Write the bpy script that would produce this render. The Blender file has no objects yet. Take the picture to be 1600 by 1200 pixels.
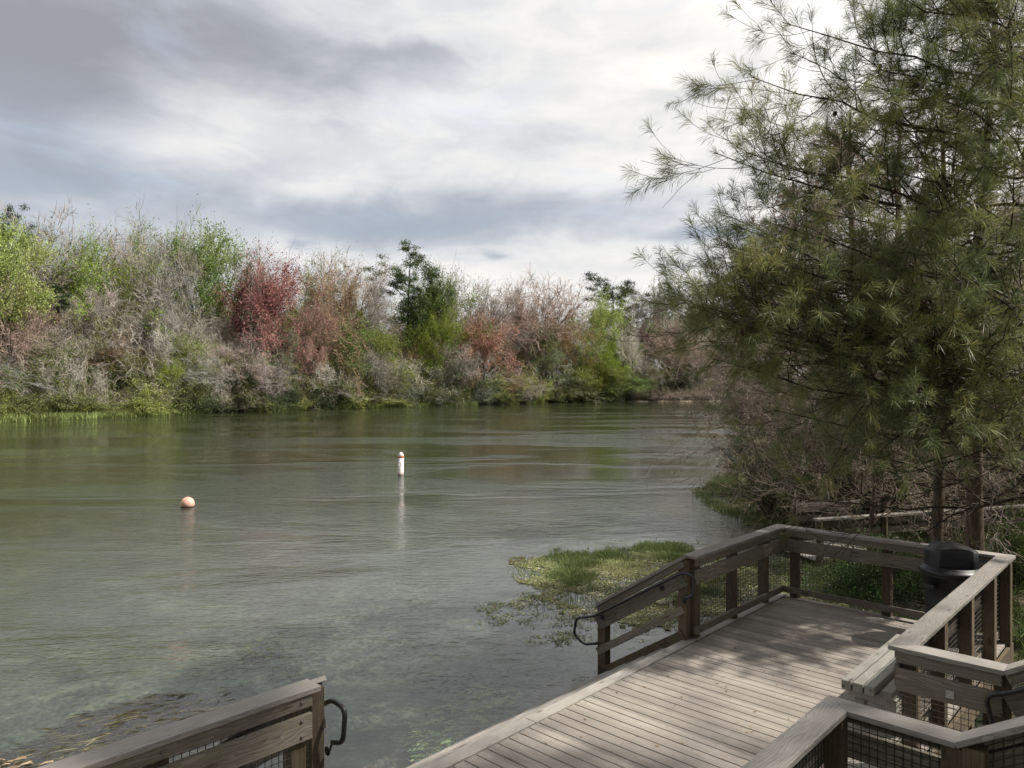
import bpy, bmesh, math, random
import numpy as np
from mathutils import Vector, Matrix

S = bpy.context.scene
C = S.collection
R = math.radians
HC = 3.93            # camera height above the water
ZD = 0.67            # deck height above the water
F = 1155.0           # focal length in pixels of the 1600 px wide photograph

# ------------------------------------------------------------------ camera
cam = bpy.data.objects.new('camera', bpy.data.cameras.new('camera'))
C.objects.link(cam); S.camera = cam
cam.location = (0, 0, HC); cam.rotation_euler = (R(90), 0, 0)
cam.data.sensor_width = 36; cam.data.lens = 36 * F / 1600
cam.data.clip_start = 0.1; cam.data.clip_end = 6000

# ------------------------------------------------------------------ light
SUN_EL, SUN_AZ = 50.0, 2.0        # azimuth from +X towards +Y
sd = bpy.data.lights.new('sun', 'SUN'); so = bpy.data.objects.new('sun', sd); C.objects.link(so)
sd.energy = 5.0; sd.angle = R(1.2); sd.color = (1.0, 0.93, 0.84)
sv = Vector((math.cos(R(SUN_EL)) * math.cos(R(SUN_AZ)), math.cos(R(SUN_EL)) * math.sin(R(SUN_AZ)), math.sin(R(SUN_EL))))
so.rotation_euler = sv.to_track_quat('Z', 'Y').to_euler()
so.location = sv * 30
S.view_settings.view_transform = 'Standard'; S.view_settings.look = 'None'
S.view_settings.exposure = 0.5; S.view_settings.gamma = 1
S.cycles.max_bounces = 6; S.cycles.transparent_max_bounces = 12
S.cycles.diffuse_bounces = 2; S.cycles.glossy_bounces = 2
S.cycles.use_denoising = True
S.cycles.caustics_reflective = False; S.cycles.caustics_refractive = False


class NT:
    """tiny node-tree writer"""
    def __init__(s, tree):
        s.t = tree; s.t.nodes.clear()

    def n(s, typ, **kw):
        nd = s.t.nodes.new(typ)
        for k, v in kw.items(): setattr(nd, k, v)
        return nd

    def put(s, sock, v):
        if v is None: return
        if isinstance(v, bpy.types.NodeSocket): s.t.links.new(v, sock)
        elif isinstance(v, (tuple, list)) and sock.type == 'RGBA' and len(v) == 3: sock.default_value = (*v, 1)
        else: sock.default_value = v

    def m(s, op, a, b=None, c=None, clamp=False):
        nd = s.n('ShaderNodeMath', operation=op, use_clamp=clamp)
        s.put(nd.inputs[0], a); s.put(nd.inputs[1], b); s.put(nd.inputs[2], c)
        return nd.outputs[0]

    def mix(s, f, a, b, blend='MIX'):
        nd = s.n('ShaderNodeMix', data_type='RGBA', blend_type=blend)
        s.put(nd.inputs[0], f); s.put(nd.inputs[6], a); s.put(nd.inputs[7], b)
        return nd.outputs[2]

    def noise(s, vec, scale, detail=4, rough=0.5, dist=0.0, out=0):
        nd = s.n('ShaderNodeTexNoise')
        s.put(nd.inputs['Vector'], vec); nd.inputs['Scale'].default_value = scale
        nd.inputs['Detail'].default_value = detail; nd.inputs['Roughness'].default_value = rough
        nd.inputs['Distortion'].default_value = dist
        return nd.outputs[out]

    def mapping(s, vec, scale=(1, 1, 1), loc=(0, 0, 0), rot=(0, 0, 0)):
        nd = s.n('ShaderNodeMapping')
        s.put(nd.inputs['Vector'], vec)
        s.put(nd.inputs['Location'], loc)
        nd.inputs['Rotation'].default_value = rot; nd.inputs['Scale'].default_value = scale
        return nd.outputs[0]

    def ramp(s, f, stops, interp='LINEAR'):
        nd = s.n('ShaderNodeValToRGB'); s.put(nd.inputs[0], f)
        e = nd.color_ramp; e.interpolation = interp
        while len(e.elements) < len(stops): e.elements.new(0.5)
        for el, (p, c) in zip(e.elements, stops):
            el.position = p; el.color = (*c, 1) if len(c) == 3 else c
        return nd.outputs[0]

    def rng(s, v, a, b, c=0.0, d=1.0, smooth=False):
        nd = s.n('ShaderNodeMapRange', clamp=True)
        if smooth: nd.interpolation_type = 'SMOOTHSTEP'
        s.put(nd.inputs[0], v)
        for i, x in enumerate((a, b, c, d)): nd.inputs[i + 1].default_value = x
        return nd.outputs[0]


# ------------------------------------------------------------------ world: sky with clouds
W = bpy.data.worlds.new('World'); S.world = W; W.use_nodes = True
w = NT(W.node_tree)
tc = w.n('ShaderNodeTexCoord')
sky = w.n('ShaderNodeTexSky', sky_type='NISHITA', sun_disc=False)
sky.sun_elevation = R(SUN_EL); sky.sun_rotation = R(90 - SUN_AZ)
sky.air_density = 1.0; sky.dust_density = 2.0
sep = w.n('ShaderNodeSeparateXYZ'); w.put(sep.inputs[0], tc.outputs['Generated'])
dx, dy, dz = sep.outputs
az = w.m('ARCTAN2', dx, dy)                    # 0 straight ahead, + to the right
el = w.m('ARCSINE', dz)
zz = w.m('ADD', w.m('MAXIMUM', dz, 0.0), 0.16)
cm = w.n('ShaderNodeCombineXYZ')
w.put(cm.inputs[0], w.m('DIVIDE', dx, zz)); w.put(cm.inputs[1], w.m('DIVIDE', dy, zz)); w.put(cm.inputs[2], 0.0)
plane = cm.outputs[0]
wc = w.n('ShaderNodeCombineXYZ'); w.put(wc.inputs[0], az); w.put(wc.inputs[1], w.m('MULTIPLY', el, 2.3)); w.put(wc.inputs[2], 0.0)
ang = wc.outputs[0]
wn = w.noise(ang, 3.2, 6, 0.55, 0.4, out=1)
ws = w.n('ShaderNodeSeparateXYZ'); w.put(ws.inputs[0], wn)
azw = w.m('ADD', az, w.m('MULTIPLY', w.m('SUBTRACT', ws.outputs[0], 0.5), 0.34))
elw = w.m('ADD', el, w.m('MULTIPLY', w.m('SUBTRACT', ws.outputs[1], 0.5), 0.13))


def blob(px, py, wx, wy, tilt=0.0):
    a0 = math.atan((px - 800) / F); e0 = math.atan((600 - py) / F * math.cos(a0))
    sx, sy = wx / F, wy / F
    u = w.m('SUBTRACT', azw, a0); v = w.m('SUBTRACT', w.m('SUBTRACT', elw, e0), w.m('MULTIPLY', u, tilt))
    q = w.m('ADD', w.m('POWER', w.m('ABSOLUTE', w.m('DIVIDE', u, sx)), 2.0), w.m('POWER', w.m('ABSOLUTE', w.m('DIVIDE', v, sy)), 2.0))
    return w.m('EXPONENT', w.m('MULTIPLY', q, -1.0))


dark = None
for b, k in ((blob(140, 40, 400, 80), 1.1), (blob(20, 150, 150, 110), .95), (blob(60, 280, 130, 40), .5), (blob(170, 400, 170, 45), .55), (blob(330, 300, 200, 40), .30),
             (blob(720, 335, 320, 32, .05), .85), (blob(520, 365, 160, 26), .45), (blob(1080, 362, 110, 14), .75),
             (blob(790, 225, 150, 20), .3), (blob(1080, 120, 120, 20, .3), .35), (blob(640, 60, 120, 20), .35), (blob(450, 390, 30, 7), .5), (blob(785, 390, 26, 8), .5)):
    t = w.m('MULTIPLY', b, k)
    dark = t if dark is None else w.m('ADD', dark, t)
lite = None
for b, k in ((blob(130, 185, 110, 26), .5), (blob(330, 130, 140, 34), .45), (blob(1180, 60, 300, 120), .5), (blob(1330, 260, 240, 190), .35),
             (blob(560, 200, 300, 60), .25), (blob(900, 460, 420, 40), .30), (blob(560, 300, 120, 14), .2), (blob(385, 318, 26, 16), .3), (blob(1500, 200, 300, 300), .3)):
    t = w.m('MULTIPLY', b, k)
    lite = t if lite is None else w.m('ADD', lite, t)
n1 = w.noise(plane, 1.3, 7, 0.58, 0.35)
n2 = w.noise(w.mapping(ang, (1.5, 1.9, 1), (3, 1, 0), (0, 0, R(6))), 2.6, 8, 0.6, 0.5)
n3 = w.noise(w.mapping(ang, (2.2, 2.5, 1), (1, 5, 0)), 2.6, 9, 0.6, 0.35)
tex = w.m('ADD', w.m('MULTIPLY', w.m('SUBTRACT', w.rng(n3, 0.36, 0.62, 0, 1, True), 0.5), 0.26), w.m('ADD', w.m('MULTIPLY', w.m('SUBTRACT', n1, 0.5), 0.55), w.m('MULTIPLY', w.m('SUBTRACT', n2, 0.5), 1.1)))
val = w.m('ADD', w.m('SUBTRACT', w.m('ADD', 0.60, w.m('MULTIPLY', lite, 0.42)), w.m('MULTIPLY', dark, 0.52)), w.m('MULTIPLY', tex, 0.46), clamp=True)
cloud = w.ramp(val, [(0.0, (2.2, 2.35, 2.75)), (0.22, (3.3, 3.5, 3.95)), (0.45, (5.0, 5.15, 5.5)), (0.62, (6.5, 6.5, 6.5)), (0.8, (7.9, 7.7, 7.4)), (1.0, (10.0, 9.9, 9.7))])
cold = w.mix(w.rng(dark, 0.2, 0.9, 0, 0.55), cloud, w.mix(w.rng(el, 0.22, 0.36), (3.7, 4.3, 5.15), (3.1, 3.15, 3.45)))
# thin places in the cloud let the blue through
gap = w.m('MULTIPLY', w.rng(n2, 0.56, 0.72), 0.35)
low = w.rng(el, -0.02, 0.02)
col = w.mix(gap, cold, w.mix(0.5, sky.outputs[0], (6.6, 7.4, 8.6)))
col = w.mix(low, (1.0, 1.05, 0.9), col)
col = w.mix(w.rng(dy, -0.55, 0.3, 1, 0, True), col, w.mix(0.62, col, (0, 0, 0)))      # sky dimmed behind the viewer, put in to darken faces turned that way
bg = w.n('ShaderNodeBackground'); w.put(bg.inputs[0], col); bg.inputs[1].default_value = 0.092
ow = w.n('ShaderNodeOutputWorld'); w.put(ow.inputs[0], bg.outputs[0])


# ------------------------------------------------------------------ materials
def mat(name):
    m = bpy.data.materials.new(name); m.use_nodes = True
    return m, NT(m.node_tree)


def finish(t, col, rough=0.8, bump=None, bstr=0.3, bdist=0.01, metal=0.0, spec=0.3, trans=None):
    p = t.n('ShaderNodeBsdfPrincipled')
    t.put(p.inputs['Base Color'], col); t.put(p.inputs['Roughness'], rough)
    p.inputs['Metallic'].default_value = metal; p.inputs['Specular IOR Level'].default_value = spec
    if bump is not None:
        b = t.n('ShaderNodeBump'); b.inputs['Strength'].default_value = bstr; b.inputs['Distance'].default_value = bdist
        t.put(b.inputs['Height'], bump); t.put(p.inputs['Normal'], b.outputs[0])
    out = p.outputs[0]
    if trans is not None:
        tr = t.n('ShaderNodeBsdfTranslucent'); t.put(tr.inputs[0], col)
        mx = t.n('ShaderNodeMixShader'); mx.inputs[0].default_value = trans
        t.put(mx.inputs[1], out); t.put(mx.inputs[2], tr.outputs[0]); out = mx.outputs[0]
    o = t.n('ShaderNodeOutputMaterial'); t.put(o.inputs[0], out)


def wood(name, dark_c, mid_c, light_c, green=0.0, rough=0.85):
    m, t = mat(name)
    tcn = t.n('ShaderNodeTexCoord'); oi = t.n('ShaderNodeObjectInfo')
    off = t.n('ShaderNodeCombineXYZ'); t.put(off.inputs[0], t.m('MULTIPLY', oi.outputs['Random'], 37.0)); t.put(off.inputs[1], t.m('MULTIPLY', oi.outputs['Random'], 11.0))
    v = t.mapping(tcn.outputs['Object'], (1, 1, 1), off.outputs[0])
    warp = t.noise(t.mapping(v, (1.6, 6, 6)), 1.0, 3, 0.5)
    sx = t.n('ShaderNodeSeparateXYZ'); t.put(sx.inputs[0], v)
    # long rings: distance across the board bent by a slow noise gives cathedral grain
    gr = t.n('ShaderNodeTexWave', wave_type='BANDS', bands_direction='Y', wave_profile='SAW')
    gv = t.n('ShaderNodeCombineXYZ')
    t.put(gv.inputs[0], t.m('MULTIPLY', sx.outputs[0], 0.12)); t.put(gv.inputs[1], t.m('ADD', t.m('ADD', sx.outputs[1], t.m('MULTIPLY', sx.outputs[2], 0.8)), t.m('MULTIPLY', warp, 0.22))); t.put(gv.inputs[2], sx.outputs[2])
    t.put(gr.inputs['Vector'], gv.outputs[0]); gr.inputs['Scale'].default_value = 13; gr.inputs['Distortion'].default_value = 1.6
    gr.inputs['Detail'].default_value = 2; gr.inputs['Detail Scale'].default_value = 1.5
    fine = t.noise(t.mapping(v, (5, 160, 160)), 1.0, 5, 0.65)
    patch = t.noise(t.mapping(v, (1.3, 5, 5)), 1.0, 5, 0.6)
    g = t.m('ADD', t.m('MULTIPLY', gr.outputs[1], 0.22), t.m('MULTIPLY', fine, 0.78))
    c = t.ramp(g, [(0.25, dark_c), (0.5, mid_c), (0.78, light_c)])
    c = t.mix(t.rng(patch, 0.42, 0.68, 0, 0.55), c, t.mix(0.5, dark_c, mid_c))
    if green > 0:
        c = t.mix(t.m('MULTIPLY', t.rng(t.noise(v, 5.5, 5, 0.65), 0.45, 0.62), green), c, (0.13, 0.14, 0.07))
    kn = t.n('ShaderNodeTexVoronoi', feature='F1'); t.put(kn.inputs['Vector'], t.mapping(v, (2.2, 9, 9))); kn.inputs['Scale'].default_value = 1.0
    c = t.mix(t.rng(kn.outputs['Distance'], 0.05, 0.16, 0.75, 0), c, (0.045, 0.03, 0.02))
    hv = t.n('ShaderNodeHueSaturation'); t.put(hv.inputs['Value'], t.m('ADD', 0.78, t.m('MULTIPLY', oi.outputs['Random'], 0.42)))
    t.put(hv.inputs['Color'], c)
    sp = t.noise(v, 60, 3, 0.7)
    c = t.mix(t.rng(sp, 0.66, 0.75, 0, 0.5), hv.outputs[0], (0.38, 0.37, 0.33))
    finish(t, c, rough, g, 0.6, 0.003)
    return m


M = {}
M['cap'] = wood('weathered cap wood', (0.16, 0.149, 0.137), (0.285, 0.267, 0.245), (0.42, 0.395, 0.365), 0.12)
M['rail'] = wood('weathered rail wood', (0.085, 0.073, 0.060), (0.195, 0.173, 0.145), (0.36, 0.325, 0.275), 0.3)
M['post'] = wood('weathered post wood', (0.050, 0.034, 0.023), (0.105, 0.076, 0.052), (0.19, 0.145, 0.10), 0.35)
M['bench'] = wood('weathered bench wood', (0.20, 0.195, 0.18), (0.32, 0.31, 0.28), (0.46, 0.44, 0.40), 0.1)

# decking: every plank gets its own tone
m, t = mat('grey decking planks'); M['deck'] = m
tcn = t.n('ShaderNodeTexCoord'); v = tcn.outputs['Object']
sx = t.n('ShaderNodeSeparateXYZ'); t.put(sx.inputs[0], v)
pid = t.m('FLOOR', t.m('DIVIDE', sx.outputs[0], 0.14))
wnz = t.n('ShaderNodeTexWhiteNoise', noise_dimensions='1D'); t.put(wnz.inputs['W'], pid)
gcv = t.n('ShaderNodeCombineXYZ'); t.put(gcv.inputs[0], t.m('MULTIPLY', sx.outputs[0], 140.0)); t.put(gcv.inputs[1], t.m('ADD', t.m('MULTIPLY', sx.outputs[1], 4.0), t.m('MULTIPLY', wnz.outputs[0], 40.0))); t.put(gcv.inputs[2], 0.0)
g1 = t.noise(gcv.outputs[0], 1.0, 5, 0.65)
g2 = t.noise(v, 2.4, 6, 0.62); g3 = t.noise(v, 26, 4, 0.7)
c = t.ramp(g1, [(0.25, (0.19, 0.170, 0.148)), (0.5, (0.295, 0.266, 0.235)), (0.75, (0.40, 0.365, 0.325))])
c = t.mix(t.rng(g2, 0.35, 0.7, 0.0, 0.5), c, (0.20, 0.178, 0.155))
c = t.mix(t.rng(g3, 0.60, 0.78, 0, 0.45), c, (0.145, 0.125, 0.105))
hv = t.n('ShaderNodeHueSaturation'); t.put(hv.inputs['Value'], t.m('ADD', 0.78, t.m('MULTIPLY', wnz.outputs[0], 0.40))); t.put(hv.inputs['Color'], c)
sp = t.noise(v, 95, 2, 0.5)
c = t.mix(t.rng(sp, 0.76, 0.80, 0, 0.5), hv.outputs[0], (0.5, 0.48, 0.44))
finish(t, c, 0.8, g1, 0.5, 0.003)

m, t = mat('black coated steel'); M['pipe'] = m
tcn = t.n('ShaderNodeTexCoord')
nz = t.noise(tcn.outputs['Object'], 30, 4, 0.6)
finish(t, t.ramp(nz, [(0.35, (0.012, 0.013, 0.015)), (0.7, (0.035, 0.036, 0.038))]), 0.42, nz, 0.15, 0.002, spec=0.5)
m, t = mat('black wire'); M['wire'] = m
nz = t.noise(t.n('ShaderNodeTexCoord').outputs['Object'], 12, 3, 0.6)
finish(t, t.ramp(nz, [(0.4, (0.03, 0.028, 0.025)), (0.8, (0.09, 0.075, 0.06))]), 0.55, spec=0.4)
m, t = mat('galvanised steel'); M['bolt'] = m
nz = t.noise(t.n('ShaderNodeTexCoord').outputs['Object'], 40, 3, 0.6)
finish(t, t.ramp(nz, [(0.4, (0.10, 0.09, 0.08)), (0.7, (0.3, 0.29, 0.28))]), 0.45, metal=0.6)
m, t = mat('white plate'); M['plate'] = m
nz = t.noise(t.n('ShaderNodeTexCoord').outputs['Object'], 30, 3, 0.6)
finish(t, t.ramp(nz, [(0.4, (0.36, 0.35, 0.33)), (0.7, (0.55, 0.54, 0.52))]), 0.6)
m, t = mat('black bin plastic'); M['bin'] = m
v = t.n('ShaderNodeTexCoord').outputs['Object']; nz = t.noise(v, 6, 5, 0.65); n2_ = t.noise(v, 90, 2, 0.5)
finish(t, t.mix(t.rng(n2_, 0.62, 0.75, 0, .25), t.ramp(nz, [(0.3, (0.008, 0.009, 0.011)), (0.7, (0.022, 0.024, 0.028))]), (0.08, 0.08, 0.075)), t.rng(nz, 0.3, 0.7, 0.36, 0.55), n2_, 0.12, 0.002, spec=0.5)


def paint(name, a, b, rough=0.4, bot=None):
    m, t = mat(name)
    v = t.n('ShaderNodeTexCoord').outputs['Object']
    nz = t.noise(v, 5, 5, 0.65)
    c = t.ramp(nz, [(0.35, a), (0.7, b)])
    if bot is not None:
        sz = t.n('ShaderNodeSeparateXYZ'); t.put(sz.inputs[0], v)
        c = t.mix(t.rng(t.m('ADD', sz.outputs[2], t.m('MULTIPLY', t.m('SUBTRACT', t.noise(v, 12, 4, .6), .5), .05)), 0.015, 0.05, 1, 0), c, bot)
    finish(t, c, rough, nz, 0.1, 0.003, spec=0.45)
    return m


M['buoy'] = paint('faded coral plastic', (0.72, 0.36, 0.27), (0.82, 0.50, 0.40), 0.38, (0.05, 0.025, 0.015))
M['white'] = paint('white buoy plastic', (0.70, 0.70, 0.69), (0.82, 0.82, 0.80), 0.35, (0.10, 0.06, 0.05))
M['orange'] = paint('orange band', (0.72, 0.15, 0.05), (0.80, 0.22, 0.08), 0.4)
M['mark'] = paint('faded purple marking', (0.30, 0.16, 0.30), (0.45, 0.28, 0.42), 0.5)
M['ink'] = paint('dark marking', (0.10, 0.10, 0.12), (0.2, 0.2, 0.22), 0.5)


def tinted(name, rough=0.8, trans=0.25, scale=0.5, amp=0.5, base=(1, 1, 1), leafy=True):
    """takes the colour of the object; clumps and single leaves vary about it"""
    m, t = mat(name)
    oi = t.n('ShaderNodeObjectInfo'); v = t.n('ShaderNodeTexCoord').outputs['Object']
    n_ = t.noise(v, scale, 3, 0.6)
    k = t.rng(n_, 0.25, 0.75, 1 - amp, 1 + amp)
    if leafy:
        g = t.n('ShaderNodeNewGeometry')
        k = t.m('MULTIPLY', k, t.rng(g.outputs['Random Per Island'], 0, 1, 0.6, 1.4))
    c = t.mix(1.0, oi.outputs['Color'], base, 'MULTIPLY')
    hv = t.n('ShaderNodeHueSaturation'); t.put(hv.inputs['Color'], c); t.put(hv.inputs['Value'], k)
    t.put(hv.inputs['Hue'], t.rng(n_, 0.3, 0.7, 0.485, 0.515))
    finish(t, hv.outputs[0], rough, spec=0.2, trans=trans)
    return m


M['leaf'] = tinted('foliage')
M['twig'] = tinted('bare twigs', 0.9, None, 0.35, 0.35)
M['moss'] = tinted('hanging moss', 0.9, 0.2, 1.0, 0.3, (1, 1, 1))
m, t = mat('grey bark'); M['bark'] = m
v = t.n('ShaderNodeTexCoord').outputs['Object']; oi = t.n('ShaderNodeObjectInfo')
nz = t.noise(t.mapping(v, (6, 6, 1.3)), 1.0, 6, 0.65); lich = t.noise(v, 1.2, 4, 0.6)
c = t.ramp(nz, [(0.3, (0.035, 0.030, 0.025)), (0.55, (0.09, 0.08, 0.07)), (0.75, (0.20, 0.18, 0.16))])
c = t.mix(t.rng(lich, 0.5, 0.65, 0, 0.5), c, (0.27, 0.27, 0.235))
c = t.mix(1.0, c, oi.outputs['Color'], 'MULTIPLY')
finish(t, c, 0.9, nz, 0.6, 0.03)
m, t = mat('red-brown flaking bark'); M['redbark'] = m
v = t.n('ShaderNodeTexCoord').outputs['Object']
nz = t.noise(t.mapping(v, (22, 22, 3.0)), 1.0, 6, 0.7)
c = t.ramp(nz, [(0.3, (0.045, 0.032, 0.025)), (0.52, (0.13, 0.095, 0.072)), (0.75, (0.25, 0.20, 0.16))])
finish(t, c, 0.9, nz, 0.9, 0.02)
m, t = mat('long pine needles'); M['needle'] = m
v = t.n('ShaderNodeTexCoord').outputs['Object']; g = t.n('ShaderNodeNewGeometry')
nz = t.noise(v, 0.9, 3, 0.6)
c = t.ramp(t.m('ADD', t.m('MULTIPLY', nz, 0.75), t.m('MULTIPLY', g.outputs['Random Per Island'], 0.25)), [(0.25, (0.075, 0.13, 0.065)), (0.45, (0.17, 0.215, 0.085)), (0.62, (0.29, 0.295, 0.10)), (0.85, (0.38, 0.33, 0.14))])
finish(t, c, 0.45, spec=0.4, trans=0.35)

# ground and river bed
m, t = mat('river bank and bed'); M['ground'] = m
v = t.n('ShaderNodeTexCoord').outputs['Object']
sx = t.n('ShaderNodeSeparateXYZ'); t.put(sx.inputs[0], v)
b1 = t.noise(v, 0.42, 5, 0.62, 0.6); b2 = t.noise(v, 3.5, 5, 0.65)
bed = t.ramp(t.m('ADD', t.m('MULTIPLY', b1, 0.75), t.m('MULTIPLY', b2, 0.25)), [(0.38, (0.060, 0.085, 0.050)), (0.5, (0.15, 0.185, 0.13)), (0.60, (0.34, 0.38, 0.29)), (0.72, (0.50, 0.52, 0.42))])
lit = t.ramp(t.noise(v, 1.7, 6, 0.7), [(0.35, (0.035, 0.028, 0.018)), (0.5, (0.075, 0.06, 0.035)), (0.62, (0.06, 0.085, 0.028)), (0.75, (0.13, 0.12, 0.06))])
c = t.mix(t.rng(sx.outputs[2], -0.03, 0.04), bed, lit)
finish(t, c, 0.95, b2, 0.5, 0.05)

# water
m, t = mat('river water'); M['water'] = m
v = t.n('ShaderNodeTexCoord').outputs['Object']
big = t.noise(t.mapping(v, (0.05, 0.13, 1), (0, 0, 0), (0, 0, R(20))), 1.0, 4, 0.6, 0.6)
med = t.noise(t.mapping(v, (0.35, 0.9, 1), (4, 2, 0), (0, 0, R(12))), 1.0, 3, 0.6)
r1 = t.noise(t.mapping(v, (1.0, 2.3, 1), (0, 0, 0), (0, 0, R(24))), 2.3, 4, 0.55, 0.5)
r2 = t.noise(t.mapping(v, (1.0, 1.7, 1), (7, 3, 0), (0, 0, R(-10))), 6.5, 3, 0.55, 0.3)
r3 = t.noise(t.mapping(v, (1.0, 1.5, 1), (2, 9, 0), (0, 0, R(15))), 13.0, 2, 0.5, 0.2)
act = t.rng(big, 0.44, 0.60, 0.16, 1.35, True)
# the side pool by the stairs and grass mats lies calm
sw = t.n('ShaderNodeSeparateXYZ'); t.put(sw.inputs[0], v)
calm = t.rng(t.m('ADD', t.m('MULTIPLY', sw.outputs[1], 0.6), t.m('MULTIPLY', sw.outputs[0], -1.0)), 4.0, 12.0, 0.35, 1.0)
act = t.m('MULTIPLY', act, calm)
act = t.m('ADD', act, t.rng(sw.outputs[1], 12.0, 36.0, 0.22, 0.0, True))
hgt = t.m('MULTIPLY', t.m('ADD', t.m('ADD', t.m('MULTIPLY', r1, 0.9), t.m('MULTIPLY', r2, 0.42)), t.m('ADD', t.m('MULTIPLY', med, 0.3), t.m('MULTIPLY', r3, 0.22))), act)
bp = t.n('ShaderNodeBump'); bp.inputs['Strength'].default_value = 1.0; bp.inputs['Distance'].default_value = 0.038
t.put(bp.inputs['Height'], hgt)
fr = t.n('ShaderNodeFresnel'); fr.inputs[0].default_value = 1.55; t.put(fr.inputs['Normal'], bp.outputs[0])
gl = t.n('ShaderNodeBsdfGlossy'); gl.inputs['Roughness'].default_value = 0.03; t.put(gl.inputs['Normal'], bp.outputs[0])
gl.inputs['Color'].default_value = (0.97, 0.98, 1.0, 1)
tr = t.n('ShaderNodeBsdfTransparent'); tr.inputs[0].default_value = (0.78, 0.82, 0.77, 1)
df = t.n('ShaderNodeBsdfDiffuse'); ln = t.n('ShaderNodeVectorMath', operation='DISTANCE'); t.put(ln.inputs[0], v); ln.inputs[1].default_value = (-1, 4, 0)
shoal = t.rng(t.m('ADD', ln.outputs['Value'], t.m('MULTIPLY', t.m('SUBTRACT', med, 0.5), 9.0)), 7, 27, 1, 0, True)
t.put(df.inputs[0], t.mix(shoal, t.mix(t.rng(big, 0.35, 0.65), (0.022, 0.030, 0.009), (0.034, 0.043, 0.020)), (0.115, 0.122, 0.105)))
lw = t.n('ShaderNodeLayerWeight'); lw.inputs[0].default_value = 0.5
mx = t.n('ShaderNodeMixShader'); t.put(mx.inputs[0], t.rng(lw.outputs['Facing'], 0.6, 0.93, 0.15, 0.97)); t.put(mx.inputs[1], tr.outputs[0]); t.put(mx.inputs[2], df.outputs[0])
mx2 = t.n('ShaderNodeMixShader'); t.put(mx2.inputs[0], fr.outputs[0]); t.put(mx2.inputs[1], mx.outputs[0]); t.put(mx2.inputs[2], gl.outputs[0])
o = t.n('ShaderNodeOutputMaterial'); t.put(o.inputs[0], mx2.outputs[0])


# ------------------------------------------------------------------ mesh helpers
def fastmesh(name, V, faces_list, mats=None):
    """V (N,3); faces_list: list of (M,k) int arrays, one material slot each"""
    me = bpy.data.meshes.new(name)
    V = np.asarray(V, np.float32)
    me.vertices.add(len(V)); me.vertices.foreach_set('co', V.ravel())
    loops = np.concatenate([f.ravel() for f in faces_list]).astype(np.int32)
    cnt = np.concatenate([np.full(len(f), f.shape[1], np.int32) for f in faces_list])
    me.loops.add(len(loops)); me.loops.foreach_set('vertex_index', loops)
    me.polygons.add(len(cnt))
    me.polygons.foreach_set('loop_start', np.concatenate([[0], np.cumsum(cnt)[:-1]]).astype(np.int32))
    me.polygons.foreach_set('loop_total', cnt)
    if len(faces_list) > 1:
        me.polygons.foreach_set('material_index', np.concatenate([np.full(len(f), i, np.int32) for i, f in enumerate(faces_list)]))
    me.update(calc_edges=True); me.validate()
    for mm in (mats or []): me.materials.append(mm)
    return me


def link(name, me, parent=None, loc=None):
    o = bpy.data.objects.new(name, me); C.objects.link(o)
    if parent is not None:
        o.parent = parent
    if loc is not None: o.location = loc
    return o


def thing(name, label, cat, loc=(0, 0, 0), group=None):
    o = bpy.data.objects.new(name, None); C.objects.link(o)
    o.location = loc; o.empty_display_size = 0.2
    o['label'] = label; o['category'] = cat
    if group: o['group'] = group
    return o


def tag(o, label, cat, group=None, kind=None):
    if label: o['label'] = label
    if cat: o['category'] = cat
    if group: o['group'] = group
    if kind: o['kind'] = kind
    return o


U = Vector((0.682, 0.731, 0)); VV = Vector((0.731, -0.682, 0))
U.normalize(); VV = Vector((U.y, -U.x, 0))


def P(u, v, z=0.0):        # deck coordinates: u along the river edge, v towards the land, z above the deck
    p = U * u + VV * v; return Vector((p.x, p.y, ZD + z))


def board(parent, name, a, b, wd, ht, m, e0=0.0, e1=0.0, bev=0.004, label=None):
    """timber from a to b (its centre line), wd across (horizontal), ht deep; e0/e1 = mitre skew of each end"""
    a = Vector(a); b = Vector(b)
    d = b - a; L = d.length; x = d.normalized()
    y = Vector((0, 0, 1)).cross(x)
    if y.length < 1e-4: y = VV.copy()
    y.normalize(); z = x.cross(y)
    bm = bmesh.new()
    vs = []
    for sx_, e in ((-L / 2, e0), (L / 2, e1)):
        for yy in (-wd / 2, wd / 2):
            for z_ in (-ht / 2, ht / 2):
                vs.append(bm.verts.new((sx_ + e * yy / (wd / 2), yy, z_)))
    for f in ((0, 1, 3, 2), (4, 6, 7, 5), (0, 4, 5, 1), (2, 3, 7, 6), (0, 2, 6, 4), (1, 5, 7, 3)):
        bm.faces.new([vs[i] for i in f])
    bmesh.ops.recalc_face_normals(bm, faces=bm.faces)
    bmesh.ops.bevel(bm, geom=list(bm.edges), offset=bev, segments=2, affect='EDGES', profile=0.6)
    me = bpy.data.meshes.new(name); bm.to_mesh(me); bm.free(); me.materials.append(m)
    o = bpy.data.objects.new(name, me); C.objects.link(o)
    mw = Matrix.Translation((a + b) / 2) @ Matrix((x, y, z)).transposed().to_4x4()
    if parent is not None:
        o.parent = parent
        mw = Matrix.Translation(-parent.location) @ mw
    o.matrix_basis = mw
    if label: o['label'] = label
    return o


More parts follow.
